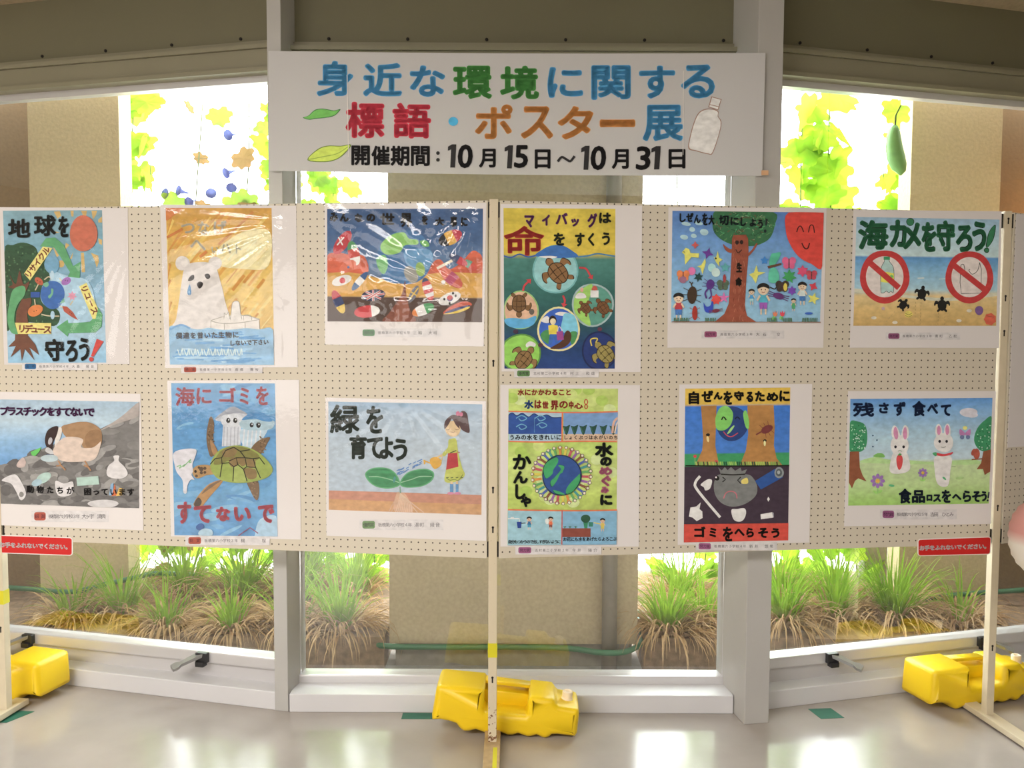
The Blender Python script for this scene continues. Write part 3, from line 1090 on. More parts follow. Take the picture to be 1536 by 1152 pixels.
def draw_1(c):
    c.B([(0, '#7d9fa9'), (.25, '#79a6b8'), (.5, '#82a8bf'), (.8, '#a6c2d3'), (1, '#8fbbd6')], amp=.09)
    ray = '#cfa760'
    for p in ('360,78 400,75 410,105 385,125', '470,72 492,72 490,110 478,110', '540,72 580,72 575,105 555,105', '610,72 648,72 640,100 620,130',
              '655,130 680,110 680,150 655,150', '655,255 680,265 680,300 660,290', '605,350 655,370 660,410 645,450 630,400', '540,350 560,350 568,480 545,480',
              '490,345 465,395 480,390', '440,285 465,300 430,335', '350,300 395,370 380,380', '350,205 400,215 370,222'):
        c.P(p, ray, 0)
    c.E(408, 425, 22, 24, ray)
    crown = '28,350 90,300 160,283 235,312 260,360 310,400 335,460 330,540 290,560 270,640 300,700 380,725 402,780 360,838 200,812 90,840 40,835'
    c.P(crown, '#2f5238', var=.3)
    for k in range(150):
        x, y = c.rnd.uniform(35, 320), c.rnd.uniform(300, 820)
        if 300 + abs(x - 150) * .5 < y and (x < 240 or 420 < y < 560 or y > 720):
            c.E(x, y, c.rnd.uniform(4, 9), c.rnd.uniform(4, 9), c.rnd.choice(('#3f6a48', '#27462f', '#557a52')), n=7)
    c.P('338,470 440,500 590,540 640,700 620,800 430,815 408,780 398,725 350,560', '#a3c2d4')
    c.E(350, 430, 50, 60, '#6f9fbb')
    c.P('60,580 90,560 70,500 110,560 135,470 160,560 200,540 190,580 160,640 150,670 120,600', '#6e4231')
    c.P('150,660 210,650 215,680 185,760 195,830 190,900 240,960 265,1030 200,980 235,1065 170,990 150,1070 140,990 75,1045 110,970 60,975 105,930 108,840 115,740', '#744533', 0)
    g = '#5aa06a'
    c.P('270,310 310,255 370,250 430,300 490,440 540,410 535,520 455,510 470,480 420,400 370,320 340,310', g, 0)
    c.P('165,490 290,310 355,320 205,535', '#e3d172', 0)
    c.T('リサイクル', (195, 492), (310, 338), 52, '#b0604f', 2)
    c.P('655,715 685,760 680,840 640,880 460,885 455,908 380,845 455,795 460,820 600,810 640,770', g, 0)
    c.P('530,575 580,550 655,720 640,790 620,790', '#e3d172', 0)
    c.T('リユース', (567, 590), (632, 735), 50, '#b0604f', 2)
    c.P('90,600 150,570 175,590 165,640 120,700 100,790 115,860 130,890 80,880 55,800 65,700', g)
    c.P('105,815 345,818 345,890 125,890', '#e3d172', 0)
    c.T('リデュース', (150, 855), (320, 860), 56, '#b0604f', 2.5)
    ar = '#c9b694'
    for p in ('300,530 330,510 350,530', '240,600 260,560', '240,700 235,660', '280,760 330,770 400,772', '430,560 400,520', '470,700 490,670', '400,700 430,720'):
        c.L(p, 8, ar)
    c.E(355, 630, 80, 94, '#3969ad')
    c.P('290,560 320,545 330,565 310,580', '#6fae8c')
    c.P('345,590 360,595 355,630 335,655 325,640 345,620', '#6fae8c')
    c.P('400,690 430,650 435,680', '#6fae8c')
    c.E(265, 540, 33, 20, '#c05a3c', 40)
    c.E(445, 540, 34, 24, '#a56db4', -30)
    c.star(485, 638, 34, '#dc92a8', 7)
    c.R(210, 612, 270, 648, '#3458a0')
    c.E(240, 735, 52, 36, '#dd7c3a', -25)
    c.P('420,705 450,708 490,745 525,800 478,775 430,740', '#b4523f', 0)
    c.E(352, 500, 14, 30, '#b4cad6')
    c.E(355, 765, 14, 28, '#a9c6d6')
    for x, y in ((255, 535), (272, 545), (440, 535), (455, 538), (232, 740), (248, 735), (470, 745), (482, 755)):
        c.E(x, y, 3, 4, '#3a2020', n=6)
    c.E(560, 224, 92, 120, '#c8694e')
    k = '#20282a'
    c.GG((('地', 58, 125, 208, 252), ('球', 230, 100, 378, 242), ('を', 392, 108, 464, 250)), k, 5)
    c.GG((('守', 303, 922, 432, 1072), ('ろ', 440, 930, 522, 1076), ('う', 528, 915, 600, 1070)), k, 6)
    c.P('648,922 694,940 626,1042 610,1036', '#cc3f3a', 0)
    c.E(612, 1058, 15, 15, '#cc3f3a')


def draw_2(c):
    c.B([(0, '#d39a38'), (.2, '#dba944'), (.5, '#e2bd62'), (.8, '#dcae52'), (1, '#dcae52')], amp=.1)
    for k in range(85):
        x, y = c.rnd.uniform(90, 760), c.rnd.uniform(60, 830)
        ln = c.rnd.uniform(60, 190)
        c.L([(x, y), (x - ln * .62, y + ln * .78)], c.rnd.uniform(6, 22), c.rnd.choice(('#e3b653', '#d99c3c', '#e8c878', '#d08e38', '#e6c05c')), 0)
    c.P('82,52 190,52 120,110 84,130', '#d27a38')
    c.L('640,75 540,175 420,285', 15, '#cc8438')
    c.L('190,185 90,240', 16, '#c9762f')
    c.L('345,330 300,365', 18, '#d27e38')
    c.P('480,260 600,195 740,195 760,330 720,440 560,440 430,420 410,330', '#e6d49c')
    for k in range(14):
        x, y = c.rnd.uniform(460, 740), c.rnd.uniform(220, 400)
        c.L([(x, y), (x - 70, y + 85)], 14, c.rnd.choice(('#e9dbac', '#e2cd8e')), 0)
    f = '#e4d8bf'
    c.GG((('つ', 180, 150, 268, 215), ('な', 288, 138, 360, 225), ('げ', 388, 132, 472, 222), ('へ', 238, 255, 340, 325)), f, 3)
    c.GG((('い', 375, 300, 420, 340), ('ハ', 430, 280, 500, 345), ('ト', 530, 280, 565, 345)), '#e9dfc4', 2)
    w = '#d7cdca'
    c.E(190, 405, 46, 46, w)
    c.E(398, 405, 43, 43, w)
    c.E(205, 405, 22, 26, '#e0d6d2')
    c.P('140,835 150,760 168,640 188,500 202,440 232,408 300,397 362,402 402,425 432,520 460,640 480,835', w)
    k = '#241d1c'
    c.P('225,515 240,488 262,480 264,505 242,518', k)
    c.P('332,478 355,472 368,490 356,505 340,500', k)
    c.P('283,535 300,522 321,532 315,555 298,567 286,552', k)
    c.P('236,540 246,580 243,606 225,606 222,580', '#5a8fc0')
    c.E(233, 590, 5, 10, '#9cc0de', n=10)
    c.P('372,770 450,742 600,735 682,760 684,830 372,830', '#ddd3cd', 0)
    g = '#8f8679'
    c.L('372,820 372,772 440,748 520,738 610,740 680,762 684,830', 3.5, g, 0)
    c.L('372,775 450,790 560,785 680,765', 3.5, g)
    c.L('458,790 458,830', 3.5, g)
    c.L('590,785 592,830', 3.5, g)
    c.P('496,765 502,715 512,655 550,652 560,715 570,765', '#ddd4cf')
    c.L('496,765 502,715 512,655 550,652 560,715 570,765', 3.5, g)
    c.P('460,765 465,720 480,730 490,765', '#ddd4cf')
    c.L('455,762 458,722 470,735 485,718 492,760', 3, g)
    c.L('580,768 585,738 625,740 632,768', 3, g)
    c.P('100,830 150,805 190,797 240,820 300,828 360,818 440,830 520,828 600,820 680,828 770,832 780,1060 105,1060', '#86b3d6', var=.2)
    for k in range(46):
        y = c.rnd.uniform(840, 1045)
        x = c.rnd.uniform(115, 640)
        c.L([(x, y), (x + c.rnd.uniform(60, 170), y + c.rnd.uniform(-12, 12))], c.rnd.uniform(6, 18), c.rnd.choice(('#a5c6df', '#5c9bcd', '#92bcdb', '#4a90c8')), 0)
    c.L('110,830 150,808 190,800 240,822', 12, '#5c98cb')
    t = '#2f2d3a'
    c.T('僕達を昔いた生物に', (168, 868), (530, 862), 42, t, 1.6)
    c.T('しないで下さい', (508, 915), (724, 908), 36, t, 1.6)
    for k in range(10):
        x = 160 + k * 42
        c.L([(x, 955), (x + 16, 995), (x + 30, 950), (x + 34, 990)], 6, '#cbdbe8')


def draw_3(c):
    c.B([(0, '#30507c'), (.3, '#3f5f8a'), (.5, '#5a7494'), (1, '#4a4a50')], amp=.12)
    c.P('105,420 180,395 270,410 385,425 395,560 105,570', '#c3583c', var=.2)
    c.P('860,540 910,460 960,450 1020,520 1110,470 1190,385 1240,395 1270,440 1270,570 870,570', '#c3583c', var=.2)
    c.P('105,548 250,540 390,560 500,590 700,620 840,560 1000,540 1270,552 1270,735 105,725', '#c79542', 0, var=.15)
    c.E(690, 430, 205, 205, '#3e6c9c')
    c.E(660, 560, 150, 70, '#4472a0')
    c.P('508,335 560,280 620,250 685,245 720,290 782,300 782,335 690,340 650,395 560,412 515,385', '#7fb65a')
    c.P('478,435 540,415 562,490 535,555 505,540 480,490', '#6aab6a')
    c.P('800,310 850,305 872,345 830,350', '#6aab5a')
    c.P('690,380 860,370 900,430 860,520 760,520 700,480', '#5d8fb8')
    c.P('105,722 600,728 1270,735 1268,918 108,912', '#4d3a33', 0, var=.25)
    c.L('105,722 600,728 1270,735', 8, '#b08850', 0)
    c.P('690,605 672,690 640,750 570,850 528,914 765,916 728,830 700,720', '#7a4333')
    c.P('640,760 690,700 720,830 700,900 610,905', '#8c5240')

    def flag(x, y, rx, ry, rot, cols, vertical=True):
        r = math.radians(rot)
        n = len(cols)
        for k, hx in enumerate(cols):
            pts = []
            t0, t1 = -1 + 2 * k / n, -1 + 2 * (k + 1) / n
            for q in range(9):
                t = t0 + (t1 - t0) * q / 8
                pts.append((t, math.sqrt(max(0, 1 - t * t)) if vertical else math.sqrt(max(0, 1 - t * t))))
            pts += [(a, -b) for a, b in reversed(pts)]
            c.P([(x + (a * rx) * math.cos(r) - (b * ry) * math.sin(r), y + (a * rx) * math.sin(r) + (b * ry) * math.cos(r)) for a, b in pts], hx, 0)
    flag(220, 320, 105, 45, -55, ('#b3303a', '#b3303a'))
    c.L('190,280 222,340', 10, '#ddd4cc', 0)
    c.L('232,280 180,340', 10, '#ddd4cc', 0)
    flag(305, 400, 95, 42, 75, ('#4a8a5a', '#c04840', '#d8d2ca'))
    flag(260, 500, 70, 40, -30, ('#cf6a50', '#cf6a50'))
    c.E(265, 505, 10, 10, '#5a6a9a')
    flag(215, 605, 78, 36, -18, ('#ded8d4', '#ded8d4'))
    c.E(220, 605, 22, 22, '#c23f48')
    flag(350, 610, 90, 26, -50, ('#46658c', '#d8d4d0', '#3a5a88'))
    flag(190, 765, 95, 36, 66, ('#b8404a', '#38436a', '#d2b03c'))
    flag(452, 715, 92, 42, -8, ('#343654', '#343654'))
    for p in ('370,725 535,705', '450,675 452,758', '395,690 510,742', '400,748 505,685'):
        c.L(p, 16, '#d8d0cc', 0)
        c.L(p, 8, '#b83440', 0)
    flag(405, 838, 98, 46, -6, ('#c2343a', '#c2343a', '#d9d3cb'))
    flag(825, 825, 88, 40, -22, ('#d07a3c', '#dcd6cc', '#dcd6cc', '#46935a', '#46935a'))
    flag(1025, 740, 90, 42, -22, ('#dfdad4', '#dfdad4'))
    c.E(1027, 738, 22, 22, '#b8383c')
    c.P('1006,742 1027,755 1049,736 1045,752 1027,762 1010,754', '#3a4a80')
    for x, y in ((985, 745), (1050, 700), (1025, 775), (1070, 720)):
        c.E(x, y, 8, 10, '#2a2a2a')
    c.P('975,850 1030,800 1110,765 1165,765 1190,790 1100,830 1040,855', '#c05540')
    c.P('985,850 1060,815 1165,790 1170,805 1060,845', '#3a4270')
    c.P('975,858 1060,838 1170,800 1160,820 1080,850', '#d6b63c')
    flag(862, 670, 90, 36, 72, ('#44506e', '#c24a4a', '#ddd6d0', '#c24a4a', '#ddd6d0', '#c24a4a'))
    flag(755, 705, 70, 26, -62, ('#74747e', '#74747e'))
    c.L('725,745 790,660', 9, '#d2ae44', 0)
    c.L('735,690 780,720', 9, '#d2ae44', 0)
    flag(1030, 285, 95, 52, -25, ('#2a2a30', '#d0a040', '#b83848'))
    flag(735, 560, 70, 46, 60, ('#8f8c86', '#8f8c86'))
    flag(805, 520, 55, 34, 80, ('#7fa04c', '#8fae5a'))
    flag(1040, 590, 100, 46, 40, ('#cf6a58', '#b04a68', '#c05848'))
    c.E(978, 618, 16, 16, '#ddd6d0')
    flag(1180, 490, 60, 30, 35, ('#5a8f7a', '#c04a40'))
    flag(1090, 450, 80, 30, 30, ('#404a6a', '#b83c48'))
    c.L('930,515 1045,455', 20, '#ddc8b4', 0)
    k = '#1d2026'
    c.GG((('み', 125, 95, 188, 165), ('ん', 200, 98, 268, 165), ('な', 312, 102, 372, 168), ('の', 400, 104, 468, 165), ('世', 503, 98, 612, 188), ('界', 655, 98, 745, 205), ('を', 815, 115, 862, 188), ('大', 915, 130, 985, 196), ('事', 1030, 122, 1082, 205)), k, 5)
    c.G('に', 1110, 130, 1160, 200, k, 4)


def draw_4(c):
    c.B([(0, '#bda32b'), (.292, '#b99c26'), (.3, '#3f6f66'), (.5, '#2b5a53'), (.72, '#22464c'), (.85, '#1f3a62'), (1, '#21386c')], ny=64, amp=.14)
    c.P('262,345 300,308 350,285 420,280 480,310 520,352 390,372', '#2f5e9a')
    c.L('62,345 110,355 160,335 215,352 262,342', 9, '#2d4c8a')
    c.L('520,352 580,345 640,332 700,340 752,348', 9, '#3a6a90')
    c.E(383, 430, 142, 150, '#5e9494')
    c.E(383, 430, 132, 140, '#7aa6a6')
    c.P('258,345 300,308 350,285 420,280 480,310 512,350 440,358 360,358 300,350', '#2f5e9a')
    c.P('280,350 350,345 395,352 350,362', '#c9cfd6')
    c.turtle(398, 450, 72, -38, '#7a5430')
    c.E(170, 680, 110, 120, '#7fa060')
    c.E(170, 680, 101, 111, '#bd9276')
    c.P('70,735 130,728 200,735 262,715 250,765 200,788 130,790 82,770', '#4a90b8')
    c.turtle(158, 640, 55, 180, '#6b4a2c')
    c.E(236, 690, 16, 18, '#5a5048')
    c.E(612, 648, 130, 134, '#8a9a9a')
    c.E(612, 648, 119, 123, '#4a7f70')
    c.P('612,525 560,540 510,580 494,648 510,710 560,760 600,770 580,660', '#86ad4c')
    c.turtle(568, 668, 36, -40, '#6b4426')
    c.turtle(676, 665, 44, -35, '#6b4426')
    c.P('506,605 513,582 538,572 562,580 572,602 540,608', '#d8d2cc')
    c.R(598, 558, 648, 602, '#d8d2cc')
    c.E(545, 555, 10, 14, '#c08a78')
    c.P('605,555 618,530 635,535 640,556', '#a8483c')
    c.E(402, 798, 132, 138, '#cdb57e')
    c.E(402, 798, 120, 126, '#2f55a6')
    c.P('292,745 330,715 350,745 330,760', '#d6d6d6')
    c.P('380,705 410,690 470,700 430,715', '#d6d6d6')
    c.P('440,700 500,715 522,800 500,825 420,810 425,740', '#66a6c4')
    c.P('290,830 330,800 360,830 350,890 310,870', '#3d7a44')
    c.P('470,820 515,815 505,870 480,890', '#3d7a44')
    c.P('350,915 420,870 440,820 460,805 480,830 470,880 420,915', '#4a2d1f')
    c.E(365, 742, 24, 28, '#2a201e')
    c.E(367, 750, 18, 20, '#d8b090')
    c.P('338,775 366,768 396,775 402,828 342,830', '#d0ac2c', 0)
    c.P('348,828 398,828 402,880 385,885 372,850 358,892 338,890', '#2f5698', 0)
    c.P('388,812 428,808 434,862 393,866', '#8a3a78', 0)
    c.L('395,812 405,780 425,808', 5, '#b8a0b0')
    c.E(168, 945, 128, 120, '#4c7a34')
    c.E(168, 945, 118, 110, '#7aac40')
    c.turtle(185, 985, 62, 38, '#7a5a34')
    c.P('200,890 225,872 258,885 255,905 225,900 205,910', '#d8d4cc')
    c.E(655, 930, 112, 120, '#1a2448')
    c.E(655, 930, 102, 110, '#202f62')
    c.turtle(690, 950, 62, -40, '#85743c')
    c.L('605,900 600,860 640,855 630,880', 8, '#b8a03a')
    r = '#b0343a'
    c.arrow('182,562 190,530 215,505', 12, r)
    c.arrow('528,418 570,425 598,470', 12, r)
    c.arrow('428,590 440,620 436,640', 12, r)
    c.E(137, 812, 16, 14, '#3a2a3a')
    c.E(290, 895, 15, 13, '#4a2a3a')
    c.E(655, 797, 14, 12, '#5a3040')
    p = '#5c2c5c'
    c.GG((('マ', 190, 95, 252, 172), ('イ', 298, 90, 348, 160), ('バ', 382, 80, 458, 152), ('ッ', 478, 115, 528, 165), ('グ', 578, 82, 640, 172)), p, 4)
    c.G('は', 650, 78, 726, 145, '#2a2a1e', 3.5)
    c.G('命', 63, 160, 314, 345, '#ab302a', 5.5)
    c.GG((('を', 370, 203, 440, 282), ('す', 502, 203, 562, 288), ('く', 582, 203, 622, 286), ('う', 668, 200, 718, 280)), '#2c3022', 3.5)


def draw_5(c):
    c.B([(0, '#44659c'), (.3, '#5a80b0'), (.6, '#6f96c0'), (1, '#7ba0c4')], amp=.06)
    for x, y, a, b in ((195, 180, 35, 14), (240, 222, 22, 18), (330, 242, 32, 24), (180, 280, 30, 18), (252, 270, 22, 16), (290, 175, 30, 15)):
        c.E(x, y, a, b, '#93adc8', 10)
    c.P('410,84 500,84 850,92 860,190 825,285 745,335 660,348 540,335 450,292 402,235 392,160', '#2d5c3c')
    for k in range(130):
        a, r = c.rnd.uniform(0, 6.28), c.rnd.random() ** .5
        x, y = 628 + 220 * r * math.cos(a), 200 + 120 * r * math.sin(a)
        c.L([(x, y), (x + c.rnd.uniform(-25, 25), y + c.rnd.uniform(-18, 18)), (x + c.rnd.uniform(-25, 25), y + c.rnd.uniform(-18, 18))], 4,
            c.rnd.choice(('#4f7a4a', '#3f8a58', '#25482f', '#7a8a6a', '#5a4a34')))
    br = '#84402e'
    c.P('470,330 485,345 520,368 540,372 535,398 500,388 478,360', br)
    c.P('728,328 712,365 665,420 658,405 690,370 715,330', br)
    c.P('538,292 548,265 642,262 658,290 662,400 645,600 634,800 650,870 722,918 405,918 480,855 512,780 526,560 535,400', br, 0, var=.2)
    for k in range(60):
        y = c.rnd.uniform(290, 900)
        x = c.rnd.uniform(545, 635)
        c.L([(x, y), (x + c.rnd.uniform(-12, 12), y + c.rnd.uniform(15, 40))], 3, c.rnd.choice(('#9c5a44', '#6a3022', '#a8664a')), 0)
    d = '#2a1c1a'
    c.E(574, 320, 13, 16, d)
    c.E(608, 318, 13, 16, d)
    c.L('565,372 582,398 610,375', 6, d)
    c.G('生', 568, 470, 612, 545, '#2e2622', 4)
    c.G('命', 562, 580, 612, 650, '#241e1a', 5)
    c.P('962,95 1225,97 1220,497 1130,480 1040,430 975,340 940,230', '#bc342b')
    c.L('1022,242 1035,205 1055,200 1074,242', 8, '#3a1614')
    c.L('1110,245 1122,195 1145,195 1155,248', 8, '#3a1614')
    c.L('1060,325 1080,362 1104,364 1118,325', 9, '#3a1614')
    k = '#1b2226'
    c.GG((('し', 143, 102, 190, 168), ('ぜ', 193, 98, 248, 166), ('ん', 250, 110, 302, 176), ('を', 312, 100, 356, 192), ('大', 358, 115, 406, 188), ('切', 438, 115, 512, 190), ('に', 525, 130, 586, 190), ('し', 600, 130, 642, 198), ('よ', 668, 140, 718, 200), ('う', 728, 148, 768, 215)), k, 3)
    c.P('790,140 805,145 796,195 786,190', k, 0)
    c.E(785, 235, 9, 12, k)
    y = '#cabc4e'
    for p in ('160,395 190,360 215,370 225,400 290,402 286,435 232,430 185,487 180,412', '400,430 415,435 430,385 440,435 465,448 440,468 442,502 415,465', '275,500 305,490 335,440 340,470 315,560 300,512',
              '665,560 700,545 720,490 732,540 788,545 732,568 715,628 690,585'):
        c.P(p, y, 0)
    c.L('168,398 175,388 184,400', 3, '#2a2420')
    c.E(415, 440, 7, 7, '#2a2420')
    c.star(260, 340, 30, '#b44a48', 4)
    c.star(355, 402, 46, '#5a2f80', 4, .3, .4)
    c.E(385, 510, 30, 32, '#8fbfc0')
    c.E(415, 545, 32, 34, '#a4c8b8')
    c.E(235, 535, 28, 30, '#bf5f92')
    c.butterfly(170, 570, 44, '#c86a3a')
    c.E(168, 600, 28, 26, '#8a5a72')
    c.star(285, 580, 38, '#1e3a3a', 6, .2)
    c.star(485, 508, 40, '#4a8f94', 5)
    c.bug(237, 715, 36, 66, '#3a2a1f', 4)
    c.L('237,652 228,625 215,615', 7, '#3a2a1f')
    c.L('230,640 242,618', 7, '#3a2a1f')
    c.bug(373, 635, 30, 38, '#4c2a70', 15)
    c.L('355,668 335,700 345,740', 12, '#4c2a70')
    c.L('375,672 380,720 362,742', 10, '#4c2a70')
    c.butterfly(468, 640, 42, '#4a5a48')
    c.E(480, 590, 12, 32, '#8a3438')
    c.bug(257, 850, 20, 54, '#94291f')
    c.P('322,770 340,800 372,795 388,758 396,800 382,842 335,838', '#2b3fa0')
    c.star(418, 747, 42, '#c23b36', 7, 0, .7)
    c.star(475, 735, 46, '#c8609a', 5, 0, .35)
    c.bug(415, 832, 28, 14, '#6a2a3a', -10)
    c.P('815,490 828,412 858,400 900,396 888,440 852,492', '#3f9a7c')
    c.P('820,522 808,600 838,625 884,612 888,560 862,512', '#4aa488')
    c.P('800,498 905,474 908,488 808,516', '#5a3a2a', 0)
    c.star(780, 455, 34, '#2f6fb0', 5)
    c.butterfly(963, 475, 48, '#c05078')
    c.star(965, 575, 56, '#2f8348', 7, 0, .55)
    c.star(1065, 535, 46, '#bb3c60', 6, 0, .6)
    c.butterfly(1132, 565, 38, '#a83a4a')
    c.butterfly(912, 650, 46, '#3a2f28')
    c.E(935, 655, 14, 30, '#c8a83a')
    c.L('820,655 860,668 880,620', 8, '#2a2420')
    c.bug(885, 722, 42, 24, '#52295e', 15)
    c.star(985, 682, 36, '#6a3a9a', 6, 0, .6)
    c.star(1145, 650, 36, '#bc3444', 4, .5)
    c.star(1145, 742, 48, '#d0bc4e', 5, .3, .45)
    c.kid(135, 738, 36, '#a02f38', '#3a64a0')
    c.kid(682, 692, 21, '#3a7fb0', '#8ab0c8')
    c.kid(770, 672, 42, '#3f93a8', '#8a4a9a')
    c.kid(1062, 650, 31, '#b0c0b8', '#33629a')
    c.kid(996, 758, 17, '#3f8a5a', '#3f8a5a')
    for x, hx in ((858, '#d06a4a'), (912, '#c03848')):
        c.L([(x, 905), (x, 860)], 6, '#5a9a4a')
        c.P([(x - 18, 835), (x - 8, 850), (x, 832), (x + 8, 850), (x + 18, 835), (x + 12, 870), (x - 12, 870)], hx)
        c.E(x - 14, 885, 8, 14, '#6aa85a', 20)
    c.E(1110, 852, 30, 9, '#2f55a4')
    for x0, x1 in ((100, 210), (335, 415), (800, 880), (920, 990), (1060, 1175)):
        x = x0
        while x < x1:
            c.L([(x, 918), (x + c.rnd.uniform(-6, 6), 885)], 5, '#3f5f3a', 0)
            x += 9
    c.L('82,916 400,916 800,918 1200,918', 6, '#7a4a34')


def draw_6(c):
    c.B([(0, '#7d96aa'), (.2, '#97abb6'), (.355, '#a3b2ba'), (.365, '#4a7aa8'), (.5, '#6f98b4'), (.66, '#8fa9b4'), (.72, '#bb9f6e'), (.85, '#b8965c'), (1, '#a9854c')], ny=60, amp=.05)
    c.L('580,588 630,586', 8, '#b4c4cc')
    c.L('740,594 790,592', 6, '#a4b8c4')
    c.P('106,665 300,690 560,720 800,735 1180,700 1178,720 800,760 560,740 300,715 105,690', '#b4ac98')
    boxes = (('海', 132, 150, 362, 375), ('ガ', 368, 148, 560, 358), ('メ', 468, 168, 608, 372), ('を', 608, 165, 722, 392), ('守', 720, 152, 862, 388), ('ろ', 866, 188, 994, 392), ('う', 988, 160, 1098, 388))
    for hx, b in (('#11261a', 11), ('#2a6845', 7)):
        c.GG(boxes[:1], hx, b)
        c.G('カ', 368, 148, 500, 358, hx, b)
        c.E(525, 165, 30 - (11 - b), 30 - (11 - b), hx)
        c.GG(boxes[2:], hx, b)
        d = 0 if b == 11 else 5
        c.P([(1167 - d, 192 + d), (1152 - d, 290), (1112, 352 - d), (1092 + d, 345), (1108 + d, 260), (1138, 205 + d)], hx)
        c.E(1098, 378, 20 - d, 20 - d, hx)
    r = '#a82c2c'
    w = '#bdada8'
    c.E(333, 577, 150, 162, w)
    c.P('305,697 302,560 310,500 330,462 330,432 368,432 368,462 395,500 403,560 398,692 380,685 365,697 345,685 325,698', '#93a8a4', 0)
    c.L('305,697 302,560 310,500 330,462 330,440', 4, '#3f4a48')
    c.L('368,440 368,462 395,500 403,560 398,692 380,685 365,697 345,685 325,698 305,697', 4, '#3f4a48')
    c.R(325, 425, 372, 450, '#2f8052')
    c.P('304,548 350,540 402,552 402,615 350,622 304,615', '#c8b440', 0)
    c.star(385, 575, 18, '#5a9a4a', 7)
    c.L('222,472 440,660', 44, r)
    c.ring(333, 577, 186, 200, 45, r)
    c.E(968, 580, 140, 155, w)
    c.L('905,488 898,620 908,703 1055,700 1058,520 1045,470', 5, '#4a4440', 0)
    c.L('1045,470 1030,530 990,558 965,530 972,520', 5, '#4a4440')
    c.L('905,488 925,485 935,530', 5, '#4a4440')
    c.L('850,490 1092,680', 44, r)
    c.ring(968, 580, 180, 196, 45, r)
    k = '#1f1d1c'
    for x, y, q, a in ((612, 705, 40, 10), (763, 790, 42, 0), (470, 788, 34, 35)):
        c.turtle(x, y, q, a, k, k)
    for x in (565, 605, 735, 785):
        yy = 765 if x < 700 else 845
        for j in range(7):
            c.L([(x - j * 1.2, yy + j * 26), (x - j * 1.2 - 1, yy + 14 + j * 26)], 3, '#8d6f46', 0)
    for j in range(6):
        c.L([(430 - j * 20, 810 + j * 24), (420 - j * 20, 822 + j * 24)], 3, '#9d7f56', 0)
    c.E(510, 858, 30, 26, '#bda84c')
    c.L('485,850 510,862 536,850', 4, '#7a6a30')
    c.L('485,866 510,878 536,866', 4, '#7a6a30')
    c.E(1040, 830, 31, 34, '#6c4c7c')
    c.star(1122, 895, 48, '#b84e38', 7, .2, .86)
    c.L('1095,870 1150,880', 4, '#8a3a2c')
    for x, y in ((250, 885), (965, 832), (888, 907), (408, 920)):
        c.E(x, y, 20, 12, '#bcae9c')
    c.star(320, 815, 18, '#a4848c', 5)


def draw_7(c):
    c.B([(0, '#a9bfd2'), (.2, '#b9ccd9'), (.4, '#8fb6da'), (.6, '#6f9fd0'), (1, '#6f9fd0')], amp=.06)
    c.P('835,225 720,270 600,330 480,375 300,430 180,482 80,530 -20,548 -20,790 840,810', '#817b78', 0, var=.2)
    for k in range(170):
        x, y = c.rnd.uniform(-10, 830), c.rnd.uniform(250, 800)
        if y > 560 - (x + 10) * .36:
            c.E(x, y, c.rnd.uniform(20, 70), c.rnd.uniform(12, 34), c.rnd.choice(('#8a8480', '#77716e', '#999390', '#6c6664', '#a39c98')), c.rnd.uniform(-40, 10), 12)
    c.P('835,170 835,250 700,300 600,340 720,262', '#b2a49e')
    for k in range(30):
        x = c.rnd.uniform(200, 820)
        c.E(x, c.rnd.uniform(700, 790), 40, 16, c.rnd.choice(('#716b69', '#847e7b')), 0, 10)
    c.P('370,320 420,300 480,288 545,294 600,330 612,382 600,430 540,450 500,440 480,400 400,380', '#ab825c')
    c.P('340,340 368,320 372,360 345,430 330,440', '#e2d6ce')
    c.P('325,445 380,385 450,378 500,395 490,440 560,440 604,405 592,470 560,515 480,526 380,522 328,485', '#dcc2b2')
    c.P('510,380 545,340 600,340 608,395 560,440 520,435', '#9c7450')
    c.P('272,400 285,345 320,318 352,318 342,370 322,410 312,455 285,442', '#3d2b2a')
    c.E(304, 402, 12, 22, '#b8b0b4', 15)
    c.P('285,440 312,452 325,480 300,478 275,462', '#c9c4c4')
    c.L('280,484 320,484', 8, '#4a4a6a')
    for p in ('352,520 365,545 340,550', '365,545 395,575', '510,520 528,555 505,545', '528,555 545,578'):
        c.L(p, 9, '#b5845c')
    wh = '#dcd3d2'
    c.P('15,635 95,600 140,660 160,720 130,755 100,700 70,655', wh)
    c.E(133, 720, 14, 16, '#8d8783')
    c.P('640,600 650,550 685,520 680,492 715,490 712,520 750,560 765,600 730,625 670,622', wh)
    c.P('335,640 385,655 440,645 430,720 350,725', wh)
    c.E(620, 775, 92, 24, '#d2cac9')
    c.P('460,620 590,610 596,660 465,670', '#b2cabe', 0)
    c.E(265, 622, 48, 28, '#b4ccc2', -30)
    c.E(225, 650, 32, 20, '#a8c2cc', -20)
    c.E(300, 505, 52, 22, '#bccace')
    c.P('188,468 215,455 252,438 240,465 215,492 195,487', '#63c25a', 0)
    c.P('105,540 140,500 160,525 150,555 115,560', '#ccb2aa')
    for p, hx in (('655,725 665,660 680,650 678,725', '#8fb4d8'), ('670,730 688,655 700,725', '#d86a3a'), ('695,730 715,680 740,685 735,725', '#e0b050')):
        c.P(p, hx, 0)
    c.T('プラスチックをすてないで', (28, 224), (540, 230), 56, '#5d2a5c', 2.6)
    c.T('動物たちが', (185, 688), (422, 697), 44, '#2e2a2a', 1.8)
    c.T('困っています', (525, 703), (782, 705), 44, '#2e2a2a', 1.8)


